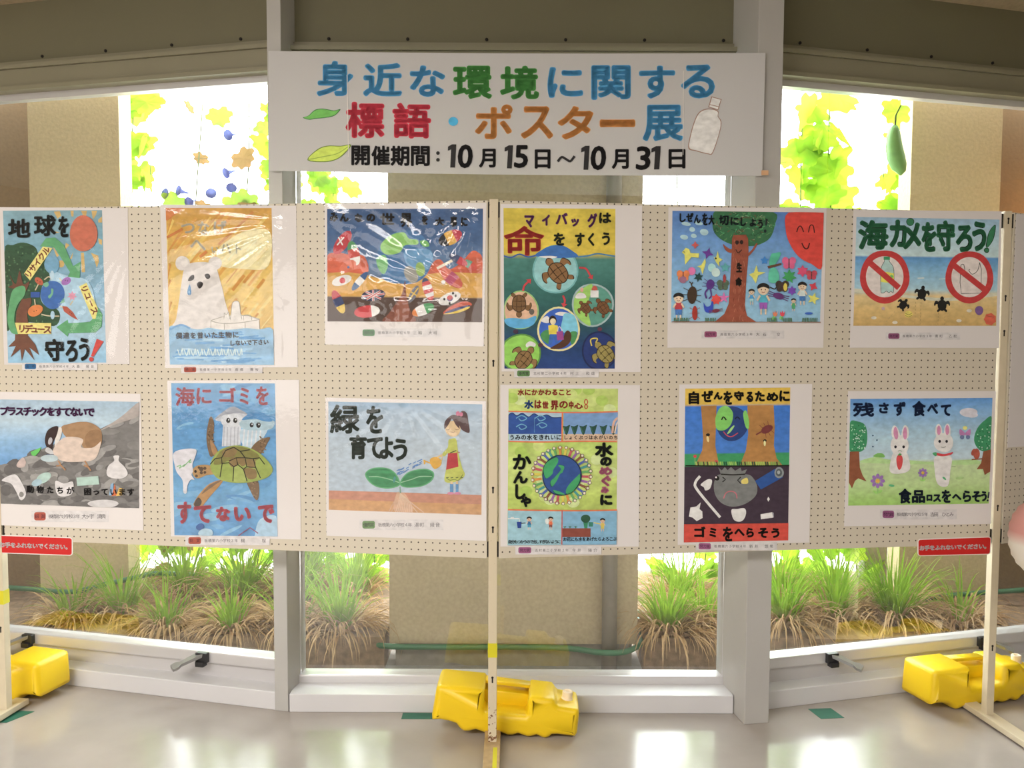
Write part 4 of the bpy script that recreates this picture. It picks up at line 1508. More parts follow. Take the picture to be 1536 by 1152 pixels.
def draw_8(c):
    c.B([(0, '#6ba5d6'), (.3, '#5c99d0'), (.7, '#68a6d6'), (1, '#5b98cf')], amp=.1, fr=5)
    for k in range(60):
        x, y = c.rnd.uniform(110, 750), c.rnd.uniform(80, 1000)
        c.E(x, y, c.rnd.uniform(40, 110), c.rnd.uniform(10, 26), c.rnd.choice(('#74aeda', '#5f9ed2', '#82b8de', '#5592ca')), c.rnd.uniform(-30, 15), 14)
    c.P('630,990 660,900 760,880 775,1010 640,1010', '#a9cbe6')
    r = '#d4495e'
    c.GG((('海', 138, 85, 258, 202), ('に', 268, 90, 362, 190), ('ゴ', 408, 88, 512, 180), ('ミ', 535, 88, 592, 192), ('を', 635, 80, 714, 196)), r, 3.8)
    wq = '#c2c5d0'
    c.P('425,450 432,330 435,300 545,300 540,440 490,448', '#ced1dc', 0)
    for x in (440, 460, 482, 505, 526):
        c.L([(x, 330), (x - 4, 450)], 6, '#b0b4c2', 0)
    c.P('384,282 430,238 492,204 542,225 582,252 560,285 545,292 430,298', wq)
    c.P('384,282 430,238 492,204 542,225 582,252 520,245 450,255', '#9ea2b0')
    c.P('430,260 540,258 545,320 435,322', '#d0d3dc')
    c.P('545,345 700,335 680,400 640,460 560,450', '#bcd2e4')
    for x in (565, 590, 615, 640, 665):
        c.L([(x, 340), (x - 10, 450)], 8, '#dadde6')
    c.P('548,290 735,288 742,332 690,350 560,345', '#a8c4d4')
    c.P('548,288 590,250 640,238 692,248 738,292 690,296 620,278', '#4a8cc6')
    for x, y, q in ((465, 290, 13), (508, 290, 13), (609, 318, 12), (651, 319, 14)):
        c.E(x, y, q, q + 3, '#242428')
        c.E(x + 3, y - 4, 4, 5, '#e0e0e6', n=10)
    fl = '#7d6248'
    c.P('350,505 330,400 345,290 362,266 378,310 373,380 372,420 402,485 375,508', fl)
    c.P('352,420 368,420 398,485 372,500', '#b0865a')
    c.P('605,470 650,415 720,393 706,430 662,500', fl)
    c.P('252,800 290,740 350,680 428,655 420,682 350,762 300,822 262,822', '#b5854c')
    c.P('300,745 350,688 428,655 380,690', fl)
    c.P('255,800 280,765 302,790 285,820 262,822', '#4a3a2c')
    c.P('582,668 640,658 656,700 650,772 630,776 600,720', fl)
    for k in range(60):
        x, y = c.rnd.choice(((355, 380), (675, 440), (625, 715)))
        c.E(x + c.rnd.uniform(-16, 22), y + c.rnd.uniform(-50, 50), 5, 5, c.rnd.choice(('#5f4a36', '#94785a')), n=7)
    c.P('245,600 270,570 330,563 378,580 382,618 330,628 280,647 252,632', '#b48c58')
    for x, y, q in ((300, 590, 14), (322, 585, 10), (300, 612, 10), (322, 610, 9), (285, 580, 8), (270, 632, 9)):
        c.E(x, y, q, q, '#55402f', n=9)
    c.E(264, 604, 8, 9, '#1c1818')
    c.P('355,560 400,482 470,450 540,445 622,470 692,520 738,582 726,624 680,652 590,672 500,674 420,657 375,622', '#9aab4e')
    c.P('375,555 420,478 500,450 600,468 660,520 560,560 470,540 420,560', '#84803f')
    c.P('500,575 560,590 580,660 500,665', '#a6b45c')
    for p in ('470,540 500,515 540,540 520,570 485,575', '520,520 570,520 575,560 545,570', '430,480 480,460 520,470 500,510 440,515', '580,530 630,535 630,575 590,580', '560,590 630,590 640,640 590,650'):
        c.P(p, '#8d7448')
    ln = '#24241c'
    for p in ('415,640 428,560 425,520 385,525 355,560', '425,520 450,475 500,455', '428,555 470,550 500,575 495,665', '500,575 525,562 560,590 582,665', '525,562 515,520 470,540', '560,590 580,575 570,520 515,520',
              '580,575 635,580 665,645', '635,580 620,525 570,520', '620,525 660,520 690,560', '500,455 540,480 570,520', '540,480 600,470'):
        c.L(p, 6, ln, 0)
    b = '#d9d6e0'
    c.P('130,490 200,465 268,470 260,520 245,560 250,600 240,625 258,655 235,655 215,690 210,736 190,732 185,660 150,610 135,560', b)
    c.L('150,575 175,565 165,585 200,560 190,575 235,530 225,550 240,545', 6, '#86ba86')
    c.GG((('す', 152, 790, 238, 928), ('て', 252, 812, 362, 922), ('な', 390, 820, 478, 912), ('い', 500, 822, 606, 912), ('で', 648, 808, 750, 922)), r, 6)
    c.E(293, 945, 26, 20, '#2f5ca0', -20)
    c.P('285,975 320,955 365,965 365,998 290,998', '#abcadf')
    c.L('528,1000 600,950 650,985', 6, '#8f4a70', 0)


def draw_9(c):
    c.B([(0, '#8fb0d0'), (.1, '#b0c4da'), (.4, '#bccbdb'), (1, '#b7c6d8')], amp=.03)
    c.P('108,716 600,730 1165,748 1165,885 108,852', '#cf9078', 0, var=.12)
    c.P('108,775 600,795 1165,812 1165,885 108,852', '#d8a26e', 0, var=.12)
    for k in range(12):
        x = 600 + c.rnd.uniform(-8, 8)
        e = c.rnd.uniform(-85, 175)
        c.L([(x, 740), (x + e * .5, 790 + abs(e) * .1), (x + e, 868)], 5, c.rnd.choice(('#dcb49a', '#e0bea6', '#d0a690')))
    c.P('575,740 600,730 640,745 690,860 560,858', '#d8ac90')
    for k in range(9):
        c.L([(602, 735), (590 + k * 10, 800), (570 + k * 14, 866)], 4, '#e2c4ac')
    k = '#30423d'
    c.GG((('緑', 115, 122, 322, 325), ('を', 365, 132, 485, 325)), k, 6.5)
    c.GG((('育', 250, 332, 372, 502), ('て', 370, 348, 482, 498), ('よ', 458, 345, 556, 500), ('う', 552, 358, 652, 512)), k, 6.8)
    g = '#3f9160'
    for p in ('358,605 390,570 450,557 522,565 572,600 600,655 592,686 520,704 440,692 385,656', '598,662 640,602 700,575 780,567 833,592 826,642 770,682 690,697 620,692'):
        c.P(p, '#5fae7a')
    for p in ('366,606 395,576 450,564 520,572 565,604 592,655 585,680 520,696 442,684 392,652', '608,660 645,608 702,582 778,575 824,595 818,638 768,675 690,690 625,686'):
        c.P(p, g, var=.25)
    c.L('385,622 450,622 530,640 595,662', 6, '#97c8a4')
    c.L('605,662 680,640 740,620 820,620', 6, '#97c8a4')
    c.L('600,690 603,735', 8, '#7fa894')
    for j in range(26):
        x = 570 + 170 * c.rnd.random()
        y = 600 - (x - 570) * .5 + c.rnd.uniform(-18, 25)
        c.L([(x, y), (x + 20, y - 11)], 6, '#5a8acc', 0)
    c.E(562, 640, 8, 22, '#4f9a9a', 10)
    c.P('935,370 955,360 988,362 1002,450 1030,560 1048,605 1022,640 960,662 908,650 920,560 935,460 905,482 893,462 930,420', '#c3c95a')
    c.L('920,628 945,645 975,640 1005,645 1035,605', 5, '#7a8a3a')
    for x in (918, 950, 985, 1018):
        c.L([(x, 630), (x + 18, 626)], 6, '#5a6a3a', 0)
    c.P('932,460 996,455 1004,552 918,574', '#bd3640', 0)
    c.L('945,458 990,440', 6, '#3a3a3a')
    c.L('995,450 1015,455', 5, '#b06a5a')
    c.L('895,468 870,480 850,490', 10, '#e0c096')
    c.R(945, 670, 968, 728, '#5f98cc')
    c.R(985, 670, 1004, 728, '#5f98cc')
    c.R(948, 655, 965, 672, '#e0c096')
    c.R(987, 650, 1001, 672, '#e0c096')
    c.E(950, 736, 24, 9, '#dc8eae')
    c.E(998, 736, 24, 9, '#dc8eae')
    c.P('808,500 850,484 886,510 880,545 842,568 815,540', '#e2ab38')
    c.L('815,530 790,520 768,512', 9, '#e2ab38')
    c.P('762,505 775,505 775,535 765,535', '#e2ab38', 0)
    c.L('860,490 890,480 885,520', 6, '#e2c078')
    c.E(966, 290, 53, 56, '#e0c298')
    c.P('908,292 912,238 958,196 1005,194 1030,165 1062,185 1072,240 1080,316 1030,300 1010,268 1012,290 985,262 960,222 935,262', '#5c4448')
    c.L('918,292 932,298 945,290', 3, '#8a6a58')
    c.L('980,292 995,298 1010,290', 3, '#8a6a58')
    c.L('955,312 966,316 978,310', 3, '#8a5a50')
    c.E(1000, 185, 14, 16, '#d87c9e')
    c.E(1022, 190, 14, 14, '#d87c9e')


def draw_10(c):
    c.B([(0, '#b0bd66'), (.35, '#a6bb58'), (.5, '#b4c26c'), (.7, '#a4b452'), (1, '#b0be62')], amp=.12, fr=7)
    for k in range(24):
        c.E(c.rnd.uniform(110, 780), c.rnd.choice((c.rnd.uniform(60, 190), c.rnd.uniform(400, 820))), 40, 34, c.rnd.choice(('#b6c26e', '#9cb64c', '#bcc888')), 0, 14)
    o = '#cf6a40'
    c.R(97, 203, 437, 392, '#9ab0c0')
    c.P('95,345 95,225 120,208 150,228 185,212 225,236 260,215 300,235 340,222 380,240 436,238 436,345', '#27498e', 0, var=.2)
    c.L('95,225 120,210 150,228 185,212 225,236 260,215 300,235 340,222 380,240 436,238', 5, '#1c2f5c')
    for x, y in ((180, 245), (180, 300), (300, 245), (310, 290)):
        c.L([(x - 35, y), (x, y - 18), (x + 32, y), (x, y + 16), (x - 18, y)], 6, '#5f9ab8')
    c.L('262,240 262,335', 4, '#4a7aa8')
    c.R(448, 203, 797, 345, '#6a8cba')
    c.R(448, 345, 797, 392, '#bd9f86')
    for x in (465, 517, 573, 637, 702, 765):
        c.P([(x - 5, 345), (x - 20, 300), (x - 26, 292), (x, 296), (x + 24, 286), (x + 22, 300), (x + 8, 345)], '#22463c')
        c.L([(x - 15, 300), (x, 340)], 4, '#3a6a50')
    c.L('760,340 770,270 797,240', 14, '#c89a86')
    c.L('775,340 785,290 797,265', 8, '#d8b8a8')
    c.L('95,200 300,205 560,208 797,202', 8, o)
    c.L('95,392 300,396 560,392 790,394', 8, o)
    c.L('441,203 438,392', 9, o)
    k = '#23242a'
    c.T('うみの水をきれいに', (118, 366), (418, 366), 36, k, 1.2)
    c.T('しょくぶつは水がいのち', (462, 367), (782, 367), 28, k, .8)
    c.T('水にかかわること', (175, 78), (478, 78), 42, '#a83630', 2)
    c.G('水', 196, 128, 258, 184, '#274c92', 3)
    c.GG((('は', 262, 128, 308, 182), ('世', 312, 136, 352, 182), ('界', 365, 130, 416, 192), ('の', 420, 134, 476, 182), ('中', 482, 134, 512, 184), ('心', 515, 146, 572, 184)), '#a83630', 2.5)
    c.ring(592, 140, 13, 18, 6, '#b0402a')
    c.ring(592, 170, 12, 16, 6, '#b0402a')
    pal = ('#b04a5a', '#4a5aa0', '#c87a3a', '#8a5a9a', '#3a8a8a', '#c8b440', '#7a4a3a', '#5a9a5a')
    for j in range(30):
        a = 2 * math.pi * j / 30 + .05
        cx, cy = 435, 610
        ca, sa = math.cos(a), math.sin(a)
        hx = pal[(j * 3) % 8]
        c.L([(cx + 130 * ca, cy + 130 * sa), (cx + 172 * ca, cy + 166 * sa)], 15, hx)
        for dl in (-.09, .09):
            c.L([(cx + 165 * ca, cy + 160 * sa), (cx + 190 * math.cos(a + dl), cy + 182 * math.sin(a + dl))], 5, hx, 0)
        c.E(cx + 188 * ca, cy + 180 * sa, 11, 11, '#5a4a44', n=12)
        c.E(cx + 188 * ca, cy + 180 * sa, 8, 8, '#d8c4b0', n=12)
    c.E(435, 608, 127, 131, '#1f2c48')
    c.E(435, 608, 120, 124, '#2c4a88')
    g = '#33925a'
    for p in ('316,570 340,522 400,490 412,520 382,570 372,602 332,628', '464,705 490,662 540,612 555,600 552,650 510,712 470,730', '412,542 452,550 440,590 425,600 400,650 372,682 362,650 390,620 430,570', '380,705 430,718 455,735 400,728'):
        c.P(p, '#18402c')
        c.P([((x - 435) * .97 + 435, (y - 608) * .97 + 608) for x, y in _pts(p)], g)
    b = '#1c201e'
    c.GG((('か', 122, 472, 242, 572), ('ん', 125, 580, 220, 662), ('し', 138, 664, 206, 762), ('ゃ', 172, 742, 240, 812)), b, 5)
    c.GG((('水', 646, 398, 766, 492), ('の', 680, 490, 756, 550)), b, 6)
    c.GG((('め', 674, 553, 758, 607), ('ぐ', 688, 608, 752, 680), ('み', 684, 680, 738, 724)), '#b4607e', 5)
    c.G('に', 680, 730, 760, 800, b, 6)
    c.R(90, 830, 436, 1058, '#8ab0be')
    c.R(440, 830, 797, 1058, '#729fbc')
    c.L('92,828 300,832 560,834 790,830', 9, o)
    c.L('438,832 436,1050', 7, '#b04a48')
    c.L('92,885 165,885 165,905', 6, '#dfe3e6', 0)
    c.L('110,885 112,878 130,878', 6, '#dfe3e6', 0)
    c.P('148,905 180,905 176,945 154,945', '#233c88', 0)
    c.kid(228, 888, 15, '#2f6a98', '#3a8fb0')
    c.L('205,912 175,915', 6, '#3a3a40')
    c.kid(365, 888, 15, '#d0603a', '#7a3f34')
    c.P('330,890 350,885 350,915 335,918', '#c8d0d8')
    c.R(440, 946, 620, 1002, '#7f3f33')
    for x in (455, 488, 525):
        c.L([(x, 946), (x, 932)], 4, '#3a6a4a')
        c.L([(x - 8, 934), (x, 940), (x + 8, 934)], 4, '#3a6a4a')
    c.P('572,900 605,900 598,946 580,946', '#2c7a58', 0)
    c.E(588, 885, 30, 26, '#274f3a')
    c.P('605,905 636,908 634,935 608,935', '#2a6f5e', 0)
    c.L('640,910 680,918', 6, '#c8b048')
    c.kid(696, 898, 15, '#c9b04a', '#c9b04a')
    c.T('自分もつかうので出しすぎないように', (104, 1032), (418, 1032), 25, k, .8)
    c.T('お花にも水をあげたらよろこぶ', (455, 1016), (775, 1014), 26, k, .8)


def draw_11(c):
    c.B([(0, '#c59f34'), (.108, '#c59f34'), (.112, '#2f66b8'), (.42, '#3a6cb6'), (.425, '#2f8452'), (.5, '#2f8452'), (.505, '#3a2c39'), (1, '#3a2c39')], ny=110, amp=.03)
    t = '#a06e38'
    c.P('218,166 318,164 314,300 310,420 328,515 348,545 182,545 226,450 232,380 225,260', t, 0, var=.15)
    c.P('515,162 683,160 690,300 685,420 702,500 738,544 468,544 505,450 520,350', t, 0, var=.15)
    c.E(417, 278, 104, 112, '#23396f')
    c.P('316,225 340,178 385,166 422,210 412,280 370,320 320,315 310,260', '#6dae50')
    c.P('488,215 508,196 525,260 522,312 502,295', '#6dae50')
    c.P('385,345 405,310 428,290 430,300 405,335', '#8ab86a')
    k = '#1a1816'
    c.L('350,255 362,236 380,256', 8, k)
    c.L('436,250 450,236 468,252', 7, '#141c30')
    c.L('362,330 385,355 415,362 455,338', 6, '#b03a4a')
    c.bug(640, 315, 24, 40, '#6a2f30', 62)
    c.L('605,330 570,350', 9, '#6a2f30')
    c.E(263, 350, 13, 9, k)
    c.E(262, 378, 8, 20, '#c8b078', -10)
    c.E(627, 388, 11, 9, k)
    c.E(626, 405, 7, 18, '#d8c088')
    for x, y in ((180, 488), (315, 522)):
        c.L([(x, y), (x, 540)], 4, '#8aa85a')
        c.E(x, y, 11, 10, '#b83a44')
    x = 190
    while x < 720:
        c.L([(x, 545), (x - 8 + (x % 3) * 4, 522)], 8, c.rnd.choice(('#8fae4a', '#1f4a30', '#6a9a44')), 0)
        x += 12
    c.L('118,547 400,550 785,547', 7, '#16180f')
    g = '#6c6b6c'
    c.P('328,558 350,578 370,556 388,576 410,556 436,580 470,560 478,582 512,570 496,604 345,604', g, 0)
    c.P('300,662 318,622 345,602 500,602 548,622 577,682 566,742 500,792 420,810 350,787 308,732', g)
    c.L('345,602 420,606 500,602', 8, k)
    c.L('355,620 374,636 355,652', 7, k, 0)
    c.L('472,620 452,640 472,662', 7, k, 0)
    c.L('362,757 378,722 410,711 440,724 448,757', 6, '#b45a68')
    c.P('478,640 512,625 518,660 480,662', '#cdb258')
    c.E(320, 628, 15, 15, k)
    c.E(314, 622, 6, 6, '#c8b8bc')
    c.P('563,645 690,568 742,622 600,700', '#24498a', 0)
    c.E(717, 592, 30, 36, '#7c8084')
    c.E(716, 592, 20, 24, '#4a4e52')
    c.E(714, 590, 10, 12, '#8c9094')
    w = '#cfc2c6'
    c.L('212,614 182,655 196,705 340,878', 17, w)
    c.P('215,668 260,635 288,642 276,692 246,706 235,685', w)
    c.P('140,872 150,815 188,808 216,782 208,825 226,840 228,882 190,902 165,880', w, 0)
    c.P('412,830 450,824 495,820 506,850 490,892 460,906 425,890', w)
    c.P('598,858 672,845 678,880 600,890', w, 0)
    c.P('672,845 682,848 684,878 678,880', '#8a8490', 0)
    c.P('640,762 648,745 658,762 648,778', w, 0)
    c.P('105,922 780,915 780,1030 105,1042', '#bb3c30', 0)
    c.GG((('自', 138, 72, 206, 155), ('ぜ', 220, 66, 296, 142), ('ん', 298, 76, 356, 126), ('を', 360, 70, 420, 158), ('守', 428, 70, 492, 132), ('る', 506, 74, 552, 142), ('た', 562, 70, 626, 138), ('め', 636, 78, 712, 136), ('に', 718, 66, 786, 138)), k, 4)
    c.GG((('ゴ', 173, 936, 247, 1006), ('ミ', 270, 944, 316, 1006), ('を', 356, 938, 422, 1032), ('へ', 430, 950, 497, 998), ('ら', 506, 944, 556, 1006), ('そ', 582, 944, 647, 1010), ('う', 666, 946, 720, 1010)), k, 4)


def draw_12(c):
    c.B([(0, '#4d80bd'), (.1, '#6d98c6'), (.3, '#92aecb'), (.57, '#a7b7c9'), (.6, '#a9b98c'), (.8, '#a5ba80'), (.92, '#93b264'), (1, '#86ac52')], ny=60, amp=.05)
    c.E(833, 200, 55, 28, '#bcb6c2')
    c.E(855, 215, 35, 18, '#bcb6c2')
    c.P('160,505 250,475 340,490 470,495 600,505 760,495 880,492 880,520 600,520 300,515', '#9dbb7c')
    c.P('245,472 270,452 305,455 312,478', '#6aa04c')
    cg = '#2f7f55'
    c.P('98,265 150,256 195,280 208,350 195,420 150,446 98,432', cg)
    c.P('980,233 930,250 885,300 866,370 893,425 945,444 976,430', cg)
    for k in range(110):
        if k % 2:
            x, y = c.rnd.uniform(105, 195), c.rnd.uniform(275, 430)
        else:
            x, y = c.rnd.uniform(885, 970), c.rnd.uniform(260, 430)
            if y < 300 - (x - 885) * .6 + 20:
                continue
        c.E(x, y, 4, 4, c.rnd.choice(('#8fc0a0', '#1d5a3a', '#b0d0b8')), n=6)
    br = '#80482f'
    c.P('98,442 155,440 160,540 178,590 202,625 150,606 130,622 112,668 92,632', br, 0)
    c.P('922,440 972,428 968,565 945,575 930,586 920,548 880,550 908,512', br, 0)
    c.L('850,490 920,485', 7, br)
    c.E(880, 455, 20, 32, '#a04a3a')
    c.E(862, 445, 14, 22, '#a04a3a', 20)
    w = '#cdc2cb'
    for dx, dy, yy in ((0, 0, 0),):
        c.P('362,355 356,305 372,280 394,298 408,350', w)
        c.P('418,350 424,298 440,278 460,300 456,358', w)
        c.E(405, 405, 56, 66, w)
        c.P('346,565 355,475 380,440 440,440 462,480 468,552 410,577', w)
    c.E(382, 328, 14, 39, '#bd7a9f', -6)
    c.E(439, 329, 13, 38, '#bd7a9f')
    k = '#20202a'
    c.E(380, 412, 8, 9, k)
    c.E(430, 412, 8, 9, k)
    c.L('395,440 406,434 420,440', 4, '#7a8a7a')
    c.P('386,480 405,457 424,480 420,530 403,554 390,530', '#bf3c40')
    c.P('395,462 406,452 418,458 408,466', '#4a8a4a')
    c.P('632,350 626,295 645,270 665,295 664,345', w)
    c.P('682,345 682,292 700,268 718,295 715,350', w)
    c.E(677, 386, 60, 60, w)
    c.P('625,470 722,470 718,560 702,652 640,642 620,545', w)
    c.E(647, 310, 12, 29, '#bd7a9f')
    c.E(699, 308, 12, 31, '#bd7a9f')
    c.E(652, 378, 8, 9, k)
    c.E(695, 378, 8, 9, k)
    c.L('660,412 675,416 690,410', 4, '#6a6a6a')
    c.P('628,448 680,456 732,444 722,460 670,470 630,462', '#c23a42')
    c.P('608,450 632,446 632,468 618,465', '#3f8f5f')
    for x, y, q in ((270, 622, 30), (548, 572, 20)):
        c.L([(x, y), (x, y + q * 2.6)], 7, '#7fb060')
        c.E(x - q * .5, y + q * 2.3, q * .5, q * .22, '#8aba5c', 35)
        c.E(x + q * .5, y + q * 2.2, q * .5, q * .22, '#8aba5c', -35)
        for j in range(8):
            a = j * math.pi / 4
            c.E(x + q * math.cos(a), y + q * math.sin(a), q * .5, q * .36, '#8c64a6', math.degrees(a), 12)
        c.E(x, y, q * .42, q * .42, '#d09a3a')
    for sx in (-1, 1):
        c.P([(808, 330), (808 + sx * 30, 302), (808 + sx * 34, 330), (808 + sx * 20, 350)], '#ab6fa2')
        c.E(808 + sx * 18, 352, 13, 13, '#5f6a90')
    c.E(808, 295, 14, 12, '#d8c06a')
    for x, y in ((240, 342), (265, 370), (240, 410)):
        c.E(x, y, 5, 5, '#2a4a6a', n=8)
    c.E(355, 650, 18, 7, '#4a9a6a', 10)
    c.E(680, 606, 14, 6, '#4a9a6a', 40)
    c.E(775, 604, 26, 8, '#94b070', -5)
    c.L('725,532 750,534', 5, '#8aa070')
    nv = '#1c2b4c'
    c.GG((('残', 116, 138, 248, 226), ('さ', 276, 138, 338, 206), ('ず', 368, 133, 442, 222), ('食', 482, 128, 566, 224), ('べ', 574, 142, 642, 210), ('て', 658, 150, 722, 222)), nv, 4)
    c.GG((('食', 398, 668, 478, 762), ('品', 480, 678, 562, 758), ('ロ', 570, 706, 606, 745), ('ス', 610, 704, 660, 752), ('を', 663, 676, 722, 757), ('へ', 727, 702, 786, 740), ('ら', 793, 680, 846, 752), ('そ', 850, 684, 906, 752), ('う', 906, 684, 942, 748)), '#1a2638', 3.6)
    c.L('955,690 950,728', 8, '#1a2638')
    c.E(947, 742, 6, 6, '#1a2638')


WL, WU, WR = '#e0d4cf', '#c6bbb6', '#bcb0ae'
poster(1, 'tall blue poster of a tree, a round red sun and green recycling arrows', draw_1, '#dccdc4', dict(fans=((1.0, .22, 2.3, .9, .004, 26), (1.0, .75, 3.6, .8, .003, 24))))
poster(2, 'orange poster of a white polar bear in tears above blue sea', draw_2, '#dbd0ce', dict(fans=((1.0, .1, 2.8, .9, .004, 30), (.9, .5, 1.57, .7, .003, 34))))
poster(3, 'wide dark blue poster of the earth as a tree with flag leaves', draw_3, '#cbc3c0', dict(amp=.002, fans=((1.0, .68, 3.6, 1.0, .007, 30), (.95, 0.02, 2.0, .8, .006, 26), (.15, .1, 1.5, .6, .005, 34), (.5, 1.0, -1.6, 1.0, .004, 22))))
poster(4, 'tall poster of sea turtles in round bubbles under a yellow sky', draw_4, '#bfafa9')
poster(5, 'wide blue poster of a smiling tree, a big red sun and many insects', draw_5, '#b9aaa8')
poster(6, 'wide beach poster with two red prohibition rings and black baby turtles', draw_6, '#b9a9a4')
poster(7, 'wide grey poster of a brown bird standing on a heap of litter', draw_7, '#e8dad3')
poster(8, 'tall blue poster of a green sea turtle biting a white bag', draw_8, '#e0dadc', dict(amp=.0007))
poster(9, 'wide pale poster of a girl watering a giant green seedling', draw_9, '#e2dcde', dict(amp=.0011, fans=((.5, 0.0, 1.57, 1.5, .002, 20),)))
poster(10, 'tall lime green poster of the globe ringed by little people', draw_10, '#c8bfbe')
poster(11, 'tall poster of tree trunks above a frowning grey garbage bag', draw_11, '#bfb2b4')
poster(12, 'wide poster of two white rabbits with carrots on green grass', draw_12, '#c0b4b6')
# ================================================================== banner over the boards
def banner():
    root = empty('banner', (0.0, 3.14, 2.2))
    tag(root, 'long white paper banner with colourful lettering taped across the two columns', 'banner')
    src = [(404, 78), (1148, 80), (1143, 264.5), (405, 257)]
    TL, TR, BR, BL = (-0.8787, 2.435), (0.8787, 2.4065), (0.876, 1.9835), (-0.8815, 2.0107)

    def place(x, z):
        """flat local coordinates -> hanging sheet, a little slack between the columns"""
        t = (x + .88) / 1.76
        sag = 0.005 * math.sin(math.pi * min(max(t, 0), 1))
        return (x, 3.178 + (3.088 - 3.178) * t, z - sag)
    n, m = 60, 10
    vs, fs = [], []
    for sgn in (0, 1):
        for j in range(m + 1):
            for i in range(n + 1):
                u, v = i / n, j / m
                a = Vector(TL).lerp(Vector(TR), u)
                b = Vector(BL).lerp(Vector(BR), u)
                p = a.lerp(b, v)
                q = place(p.x, p.y)
                vs.append((q[0], q[1] - 3.14 + sgn * .0006, q[2] - 2.2))
    N = (n + 1) * (m + 1)
    for j in range(m):
        for i in range(n):
            a = j * (n + 1) + i
            fs.append((a, a + 1, a + n + 2, a + n + 1))
            fs.append((a + N, a + n + 1 + N, a + n + 2 + N, a + 1 + N))
    pm = mat('banner_paper', '#d2d1d2', 0.6)
    nt = pm.node_tree
    pb = nt.nodes['Principled BSDF']
    tl = nt.nodes.new('ShaderNodeBsdfTranslucent')
    tl.inputs[0].default_value = (.8, .78, .75, 1)
    mx = nt.nodes.new('ShaderNodeMixShader')
    mx.inputs[0].default_value = 0.10
    nt.links.new(pb.outputs[0], mx.inputs[1])
    nt.links.new(tl.outputs[0], mx.inputs[2])
    nt.links.new(mx.outputs[0], nt.nodes['Material Output'].inputs['Surface'])
    mesh_obj('sheet', vs, fs, pm, root, True)
    c = Canvas(src, [TL, TR, BR, BL], None, 3)
    c.w = lin('#b2aca6')
    A = lambda x0, y0, x1, y1: (400 + x0 / 3.938, 60 + y0 / 3.938, 400 + x1 / 3.938, 60 + y1 / 3.938)
    Bq = lambda x0, y0, x1, y1: (780 + x0 / 3.84, 60 + y0 / 3.84, 780 + x1 / 3.84, 60 + y1 / 3.84)
    blue, green, red, orange, black = '#3f8cc4', '#3f8538', '#c62c40', '#dc7a30', '#201d1e'
    for ch, box, hx in (('身', A(297, 125, 516, 336), blue), ('近', A(570, 135, 802, 335), blue), ('な', A(845, 148, 1056, 334), blue),
                        ('環', A(1098, 148, 1332, 346), green), ('境', (749.5, 97.5, 808.2, 148.5), green), ('に', Bq(156, 152, 362, 330), blue),
                        ('関', Bq(408, 142, 636, 342), blue), ('す', Bq(683, 146, 892, 337), blue), ('る', Bq(923, 140, 1122, 337), blue)):
        c.G(ch, *box, hx, 2.1)
    for ch, box, hx in (('標', A(468, 366, 698, 580), red), ('語', A(744, 369, 972, 580), red), ('ポ', A(1228, 376, 1452, 582), orange), ('ス', (780.5, 158, 829.5, 207.5), orange),
                        ('タ', Bq(213, 376, 422, 570), orange), ('ー', Bq(456, 454, 662, 500), orange), ('展', Bq(703, 371, 940, 582), blue)):
        c.G(ch, *box, hx, 2.1)
    c.E(400 + 1102 / 3.938, 60 + 478 / 3.938, 7.2, 6.6, '#2f8fd0', wob=0)
    for ch, box in (('開', A(503, 623, 612, 740)), ('催', A(620, 623, 730, 740)), ('期', A(733, 623, 844, 742)), ('間', A(853, 623, 964, 742)), ('月', A(1253, 638, 1352, 750)),
                    ('日', Bq(83, 626, 174, 737)), ('月', Bq(526, 626, 624, 740)), ('日', Bq(853, 628, 950, 740))):
        c.G(ch, *box, black, 1.0)
    for x, y in ((1012, 665), (1012, 705)):
        c.E(400 + x / 3.938, 60 + y / 3.938, 2.7, 2.7, black, wob=0)
    for ch, box in (('1', A(1070, 613, 1120, 750)), ('0', A(1128, 613, 1217, 754)), ('1', A(1404, 618, 1454, 754)), ('5', (771, 216.5, 792, 251)),
                    ('1', Bq(350, 606, 398, 744)), ('0', Bq(404, 606, 494, 747)), ('3', Bq(666, 610, 750, 747)), ('1', Bq(754, 610, 808, 744))):
        if ch == '1':
            a, b, w, h = box[0], box[1], box[2] - box[0], box[3] - box[1]
            c.P([(a + w * p, b + h * q) for p, q in ((.02, .10), (.5, 0), (1.0, 0), (.84, 1), (.28, 1), (.40, .22), (0, .27))], black, 0)
            continue
        c.G(ch, *box, black, 1.25, 1.5)
    x0, y0, x1, y1 = Bq(215, 665, 312, 700)
    c.L([(x0, y1 - 1), (x0 + 6, y0 + 1.5), (x0 + 12.5, (y0 + y1) / 2), (x0 + 19, y1 - 1.5), (x1, y0)], 3.6, black)

    def fit(o):
        for v in o.data.vertices:
            q = place(v.co.x, v.co.z)
            v.co = Vector((q[0], q[1] - 3.14 - 0.0012 + v.co.y * 3, q[2] - 2.2))
    fit(c.build('lettering', root, 0.0))
    parts = []
    for i in range(3):
        e = Canvas(src, [TL, TR, BR, BL], None, 4 + i)
        e.w = c.w
        parts.append(e)
    # the two leaves at the left of the print
    k = lambda s: [(400 + x / 3.938, 60 + y / 3.938) for x, y in _pts(s)]
    parts[0].P(k('218,462 250,450 290,415 340,408 400,418 440,410 405,448 350,462 290,468 255,474'), '#2f6a34')
    parts[0].P(k('224,461 254,451 292,419 340,412 398,422 430,415 402,445 348,458 290,464 255,470'), '#5c9e42')
    parts[1].P(k('245,712 300,650 360,626 440,626 502,618 470,665 420,705 350,722'), '#5a7020')
    parts[1].P(k('251,709 303,654 362,630 440,630 494,623 465,663 417,701 350,717'), '#a9c03c')
